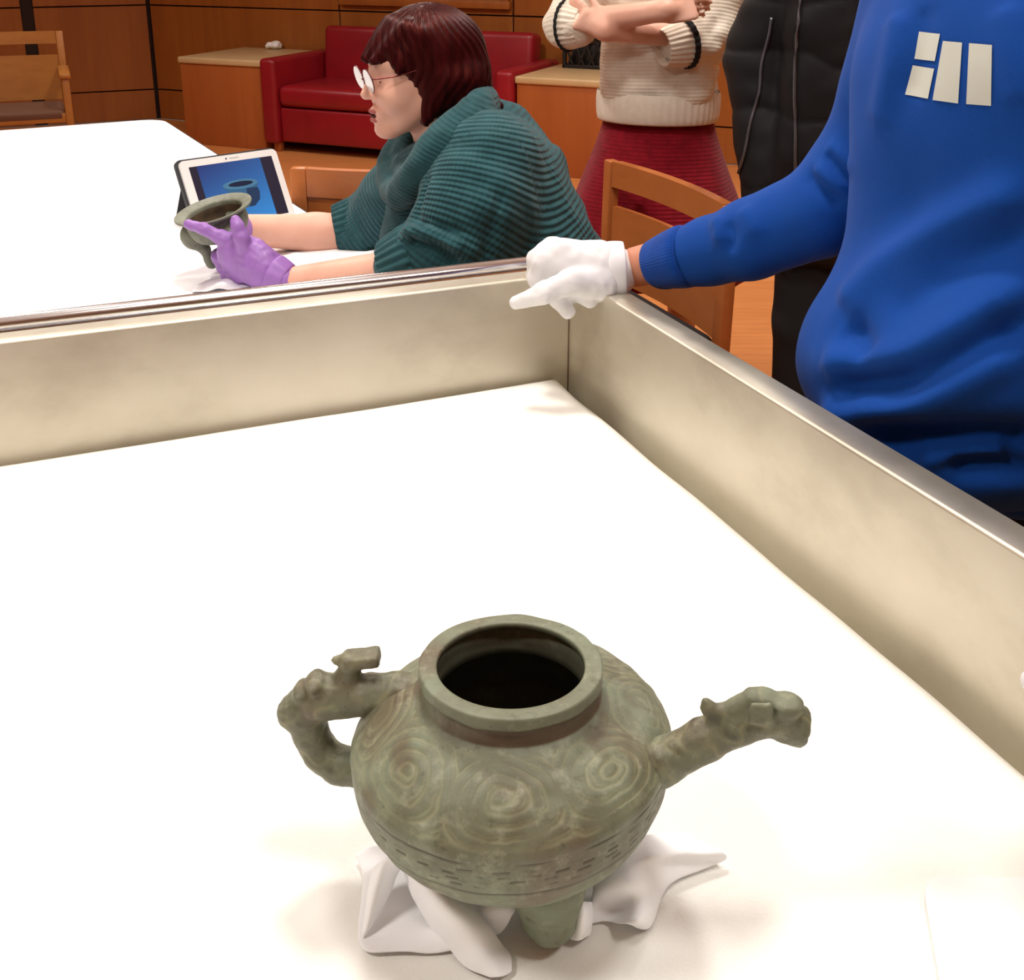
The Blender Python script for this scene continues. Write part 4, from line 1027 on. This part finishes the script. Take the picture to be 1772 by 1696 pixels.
cuff('cuff', Sp(978, 44, 2.98), Sp(1012, 46, 2.945), .064, .052, M['creamrib'], per2, 30, 24, .002)
cuff('cuff', Sp(1192, 74, 2.945), Sp(1142, 84, 2.915), .062, .050, M['creamrib'], per2, 30, 24, .002)
for a, b, r in ((Sp(981, 44, 2.976), Sp(985, 44, 2.972), .069), (Sp(1189, 74.5, 2.943), Sp(1182, 76, 2.938), .067)):
    cuff('cuff_stripe', a-(b-a)*.4, b+(b-a)*.5, r, r, M['blackband'], per2, 30, 24, .0012)
def fold(k, a): return .012*k*math.sin(a*7+.4*k)*.5
lof('skirt', [(A2(.40, 3.08, .97), .15, .105, R2f), (A2(.40, 3.08, .92), .158, .115, R2f), (A2(.40, 3.08, .84), .185, .14, R2f), (A2(.40, 3.08, .74), .225, .18, R2f), (A2(.40, 3.08, .64), .262, .22, R2f), (A2(.40, 3.08, .54), .295, .255, R2f), (A2(.40, 3.08, .46), .315, .275, R2f), (A2(.40, 3.08, .455), .30, .26, R2f)], M['skirt'], per2, 96, wob=fold)
hr2 = [(ell(HO2+HR2@A3(-.02, 0, .02), (.108, .088, .095), HR2), .01), (cone(HO2+HR2@A3(-.06, 0, -.02), HO2+HR2@A3(-.09, 0, -.14), .07, .04), .02), (rbox(HO2+HR2@A3(.11, 0, -.08), (.085, .14, .10), .02, HR2), .01, 'cut')]
blob('hair', hr2, .006, M['hair_brown'], per2, .01, 1)
for s in (-1, 1): blob('shoe', [cone(A2(.40+.09*s, 3.11, .05), A2(.365+.10*s, 2.92, .035), .042, .034)], .008, M['black'], per2, .02, 1)

# ---- standing person in a long black padded coat ----------------------------------------
per3 = empty('person', A3(.84, 2.66, 0), 'standing person in black padded coat and black trousers', 'person')
R3 = frame((-.35, -1, 0)); c3 = A3(.84, 2.66, 0)
HO3 = c3+A3(-.02, -.05, 1.66); its, _ = head_items(HO3, R3, 1.0, c3+A3(0, 0, 1.47))
its += [(ell(c3+A3(0, 0, 1.15), (.10, .15, .30), R3), .05)]
for s in (-1, 1):
    sh = c3+R3@A3(0, .19*s, 1.40); el = c3+R3@A3(-.02, .25*s, 1.12); wr = c3+R3@A3(.03, .16*s, 1.0)
    its += [(cone(c3+A3(0, 0, 1.38), sh, .07, .055), .04)]+chain([sh, el, wr], [.052, .042, .030])
    its += hand_items(wr, R3@A3(-.05, -.5*s, -.6), R3@A3(1, .2*s, 0), R3@A3(0, 0, 1), .7)
    hp3 = c3+R3@A3(0, .09*s, .88); kn = c3+R3@A3(.02, .095*s, .48); an_ = c3+R3@A3(-.02, .10*s, .09)
    its += [(cone(hp3, kn, .085, .058), .03), (cone(kn, an_, .056, .038), .02), (cone(an_, an_+R3@A3(.14, .01*s, -.045), .038, .03), .02)]
blob('body', its, .0085, M['skin'], per3, .02, 2)
tr3 = []
for s in (-1, 1): tr3 += [(cone(c3+R3@A3(0, .085*s, .92), c3+R3@A3(.02, .095*s, .48), .115, .088), .03), (cone(c3+R3@A3(.02, .095*s, .48), c3+R3@A3(-.02, .10*s, .09), .086, .070), .02)]
blob('trousers', tr3, .012, M['trousers'], per3, .03, 2)
for s in (-1, 1): blob('shoe', [cone(c3+R3@A3(-.04, .10*s, .05), c3+R3@A3(.14, .11*s, .04), .048, .04)], .01, M['black'], per3, .02, 1)
ct = [(rbox(c3+A3(0, 0, 1.05), (.155, .20, .41), .07, R3), .04), (ell(c3+A3(0, 0, 1.36), (.13, .20, .12), R3), .04)]
for s in (-1, 1): ct += [(cone(c3+R3@A3(0, .18*s, 1.38), c3+R3@A3(-.02, .26*s, 1.12), .095, .085), .03), (cone(c3+R3@A3(-.02, .26*s, 1.12), c3+R3@A3(.05, .215*s, .81), .085, .066), .03)]
ct += [(rbox(c3+R3@A3(.17, -.005, 1.12), (.06, .012, .45), .008, R3), .03, 'cut')]
blob('padded_coat', ct, .0075, M['down'], per3, .03, 2, lambda V: .008*np.abs(np.sin((V[:, 2]+.02*waves(V, .3, 2))*math.pi/.14))**.5-.006+.001*waves(V, .09, 5))
coat = bpy.data.objects['padded_coat']; offc = np.array(per3.location)
bvc = BVHTree.FromPolygons([tuple(v.co) for v in coat.data.vertices], [tuple(p.vertices) for p in coat.data.polygons])
for line_ in ([(1388, -60), (1386, 0), (1379, 80), (1376, 160), (1378, 230), (1377, 290), (1380, 340)], [(1336, 30), (1331, 60), (1318, 110), (1314, 160), (1300, 210), (1291, 260), (1277, 310), (1272, 332)]):
    pth = []
    for p_ in catmull(np.array(line_, float), 4):
        h = bvc.ray_cast(Vector(tuple(A3(0, 0, CAMH)-offc)), Vector(tuple(nrm(ray(*p_)))))
        if h[0] is not None: pth.append(np.array(h[0])+np.array(h[1])*.003+offc)
    if len(pth) > 2: tube('zip', pth, .0042, M['zip'], per3, 8)

# ---- standing person in the blue sweatshirt, gloved hand on the tray corner -----------------
per4 = empty('person', A3(.60, 1.20, 0), 'standing person in bright blue sweatshirt and white gloves leaning on the tray', 'person')
fB = nrm(A3(-.80, -.60, 0)); RB = frame(fB); CB = A3(.555, 1.215, 0)
def Bp(f, l, z): return CB+RB@A3(f, l, 0)+A3(0, 0, z)
HO4 = Bp(.10, 0, 1.62); HR4 = frame(fB+A3(0, 0, -.35))
its, _ = head_items(HO4, HR4, 1.0, Bp(.02, 0, 1.44))
shR, elR, wrR = Bp(.02, -.125, 1.34), PY(1385, 385, 1.36), PY(1100, 462, 1.535)
shL, elL, wrL = Bp(.02, .19, 1.34), A3(.66, .78, 1.10), A3(.506, .562, .966)
its += [(ell(Bp(0, 0, 1.15), (.10, .15, .28), RB), .05), (cone(Bp(0, 0, 1.36), shR, .06, .045), .03), (cone(Bp(0, 0, 1.36), shL, .07, .055), .03)]
its += chain([shR+A3(.01, .0, 0), PY(1530, 235, 1.37), PY(1425, 368, 1.385), PY(1300, 415, 1.43), wrR], [.042, .042, .038, .035, .029])+chain([shL, elL, wrL], [.05, .042, .029])
for s in (-1, 1):
    h4 = Bp(-.06, .09*s, .86); k4 = Bp(-.03, .10*s, .47); a4 = Bp(-.06, .11*s, .09)
    its += [(cone(h4, k4, .085, .058), .03), (cone(k4, a4, .056, .038), .02), (cone(a4, a4+RB@A3(.13, .01*s, -.045), .038, .03), .02)]
blob('body', its, .0065, M['skin2'], per4, .02, 2)
tr4 = []
for s in (-1, 1): tr4 += [(cone(Bp(-.06, .085*s, .90), Bp(-.03, .10*s, .47), .11, .085), .03), (cone(Bp(-.03, .10*s, .47), Bp(-.06, .11*s, .09), .082, .068), .02)]
blob('trousers', tr4, .012, M['trousers'], per4, .03, 1)
for s in (-1, 1): blob('shoe', [cone(Bp(-.09, .11*s, .05), Bp(.09, .12*s, .04), .048, .04)], .01, M['black'], per4, .02, 1)
bl = [(ell(Bp(.02, 0, 1.27), (.125, .175, .22), RB), .05), (rbox(Bp(.02, 0, 1.12), (.13, .165, .24), .12, RB), .06), (cone(Bp(0, 0, 1.38), Bp(.02, 0, 1.46), .10, .075), .04)]
bl += [(ell(PY(1555, 640, 1.19), (.10, .12, .10), RB), .08), (ell(PY(1720, 640, 1.12), (.11, .12, .14), RB), .08), (ell(PY(1640, 760, 1.14), (.09, .12, .05), RB), .05)]
bl += [(c, .012) for c in chain([shR+A3(.01, .0, 0), PY(1530, 235, 1.37), PY(1425, 366, 1.385), PY(1300, 413, 1.43), PY(1230, 434, 1.465), PY(1150, 454, 1.505)], [.078, .066, .058, .052, .045, .037])]
bl += [(c, .04) for c in chain([shL, elL, A3(.535, .605, 1.005)], [.085, .066, .045])]
Vb, Qb = sdf_vq(bl, .0052, .04); Vb = relax(Vb, Qb, 2)
Vb = drape(Vb, Qb, [
    (0.0208, .020, [(1432, 715), (1480, 712), (1560, 700), (1650, 655), (1772, 590)]),
    (-0.0260, .018, [(1448, 668), (1510, 662), (1590, 655), (1680, 610), (1790, 545)]),
    (0.0182, .022, [(1425, 625), (1480, 632), (1560, 622), (1660, 570), (1790, 490)]),
    (-0.0156, .016, [(1470, 560), (1490, 590), (1505, 615)]),
    (0.0156, .024, [(1455, 535), (1500, 490), (1560, 440), (1660, 380), (1790, 320)]),
    (-0.0078, .020, [(1540, 545), (1620, 490), (1700, 440), (1790, 400)]),
    (-0.0260, .022, [(1490, 760), (1580, 762), (1700, 765), (1790, 770)]),
    (0.0130, .010, [(1590, 795), (1660, 786), (1745, 786)]),
    (-0.0156, .012, [(1640, 815), (1720, 815), (1790, 818)]),
    (0.0078, .018, [(1560, 20), (1540, 120), (1520, 220)]), (-0.0052, .016, [(1600, 10), (1590, 90), (1570, 170)]),
    (0.0065, .016, [(1740, 10), (1752, 100), (1768, 180)]),
    (0.0078, .010, [(1236, 380), (1246, 398), (1240, 420)]), (-0.0078, .007, [(1256, 388), (1266, 408), (1262, 436)]), (0.0065, .011, [(1285, 362), (1300, 385), (1310, 410)]),
    (-0.0091, .009, [(1400, 300), (1425, 330), (1455, 352)]), (0.0078, .012, [(1410, 290), (1440, 315), (1470, 330)]), (-0.0078, .008, [(1432, 262), (1450, 290), (1472, 312)]), (0.0078, .010, [(1430, 255), (1452, 270), (1474, 290)])])
Vb = relax(Vb, Qb, 2); Vb = Vb+normals(Vb, Qb)*(.0012*waves(Vb, .12, 21))[:, None]
blue = link('sweatshirt', fast_mesh('sweatshirt', Vb, Qb), M['blue'], per4)
cuff('cuff', PY(1195, 441, 1.475), PY(1126, 459, 1.515), .043, .0335, M['bluerib'], per4, 40, 60, .0004)
lof('waistband', [(Bp(.03, 0, .885), .165, .125, RB), (Bp(.03, 0, .87), .172, .132, RB), (Bp(.03, 0, .82), .168, .128, RB), (Bp(.03, 0, .812), .155, .115, RB)], M['bluerib'], per4, 96)
# print on the chest: four slanted white blocks laid on the cloth
bpy.context.view_layer.update()
me_b = blue.data; offb = np.array(per4.location)
bv = BVHTree.FromPolygons([tuple(v.co) for v in me_b.vertices], [tuple(p.vertices) for p in me_b.polygons])
def on_cloth(x, y):
    h = bv.ray_cast(Vector(tuple(A3(0, 0, CAMH)-offb)), Vector(tuple(nrm(ray(x, y)))))
    return (np.array(h[0])+np.array(h[1])*.0012+offb) if h[0] is not None else None
for quad in ([(1591, 55), (1628, 59), (1619, 106), (1583, 102)], [(1580, 113), (1618, 119), (1607, 171), (1567, 164)], [(1633, 71), (1666, 74), (1659, 179), (1615, 173)], [(1678, 75), (1718, 78), (1716, 183), (1673, 180)]):
    n_ = 7; V = []
    for i_ in range(n_):
        for j_ in range(n_):
            u, v = i_/(n_-1), j_/(n_-1); q = [np.array(p_, float) for p_ in quad]
            p_ = (q[0]*(1-u)+q[1]*u)*(1-v)+(q[3]*(1-u)+q[2]*u)*v; h = on_cloth(*p_)
            V.append(h if h is not None else PY(p_[0], p_[1], 1.05))
    link('printed_block', mesh('printed_block', V, [(i_*n_+j_, i_*n_+j_+1, (i_+1)*n_+j_+1, (i_+1)*n_+j_) for i_ in range(n_-1) for j_ in range(n_-1)]), M['print'], blue)
# white glove gripping the tray corner
def Gp(x, y, Y): return PY(x, y, Y)
gv = [(cone(Gp(1064, 470, 1.53), Gp(1050, 470, 1.53), .034, .040), .012), (ell(Gp(1010, 468, 1.53), (.055, .040, .042)), .02), (ell(Gp(965, 445, 1.535), (.030, .038, .026)), .02)]
gv += [(c, .005) for c in chain([Gp(1040, 490, 1.505), Gp(985, 488, 1.475), Gp(940, 508, 1.465), Gp(893, 524, 1.47)], [.026, .0175, .0150, .0095])]        # thumb stretched forward
gv += [(c, .005) for c in chain([Gp(965, 438, 1.52), Gp(938, 452, 1.515), Gp(928, 482, 1.52), Gp(940, 500, 1.53)], [.019, .0145, .0125, .011])]               # index folded over the rail
gv += [(c, .005) for c in chain([Gp(955, 430, 1.555), Gp(928, 448, 1.56), Gp(926, 480, 1.57), Gp(940, 505, 1.57)], [.018, .0140, .0125, .011])]
gv += [(c, .005) for c in chain([Gp(1000, 500, 1.51), Gp(965, 515, 1.50), Gp(983, 540, 1.49)], [.018, .0135, .0105])]
gv += [(c, .005) for c in chain([Gp(1040, 500, 1.515), Gp(1012, 512, 1.50), Gp(1022, 522, 1.495)], [.018, .0125, .0100])]
blob('white_glove', gv, .0024, M['glove'], per4, .01, 1, lambda V: .0006*waves(V, .025, 3))
cuff('glove_cuff', Gp(1046, 470, 1.53), Gp(1086, 468, 1.53), .0405, .0395, M['glove'], per4, 24, 5, .0010)
gl2 = hand_items(wrL, A3(-.12, .058, .004), A3(-.1, 0, 1), A3(-.4, -.8, 0), 1.0, (8, 22, 22))
blob('white_glove', gl2, .003, M['glove'], per4, .008, 1)
cuff('glove_cuff', wrL+nrm(wrL-elL)*.01, wrL+nrm(elL-wrL)*.035, .033, .037, M['glove'], per4, 24, 5, .0008)
# low stool carrying the seated person
so = empty('stool', A3(.12, 2.10, 0), 'low black round stool under the seated person', 'stool')
V, Q = lathe_vf([(.001, .455), (.15, .455), (.168, .445), (.17, .425), (.16, .41), (.001, .41)], 40, (.12, 2.10, 0)); o = link('seat', fast_mesh('seat', V, Q[:, ::-1]), M['seat'], so)
for k in range(4):
    a = math.pi/4+k*math.pi/2; d = A3(math.cos(a), math.sin(a), 0)
    tube('leg', [A3(.12, 2.10, .41)+d*.11, A3(.12, 2.10, 0)+d*.17], .014, M['chairwood'], so, 10)
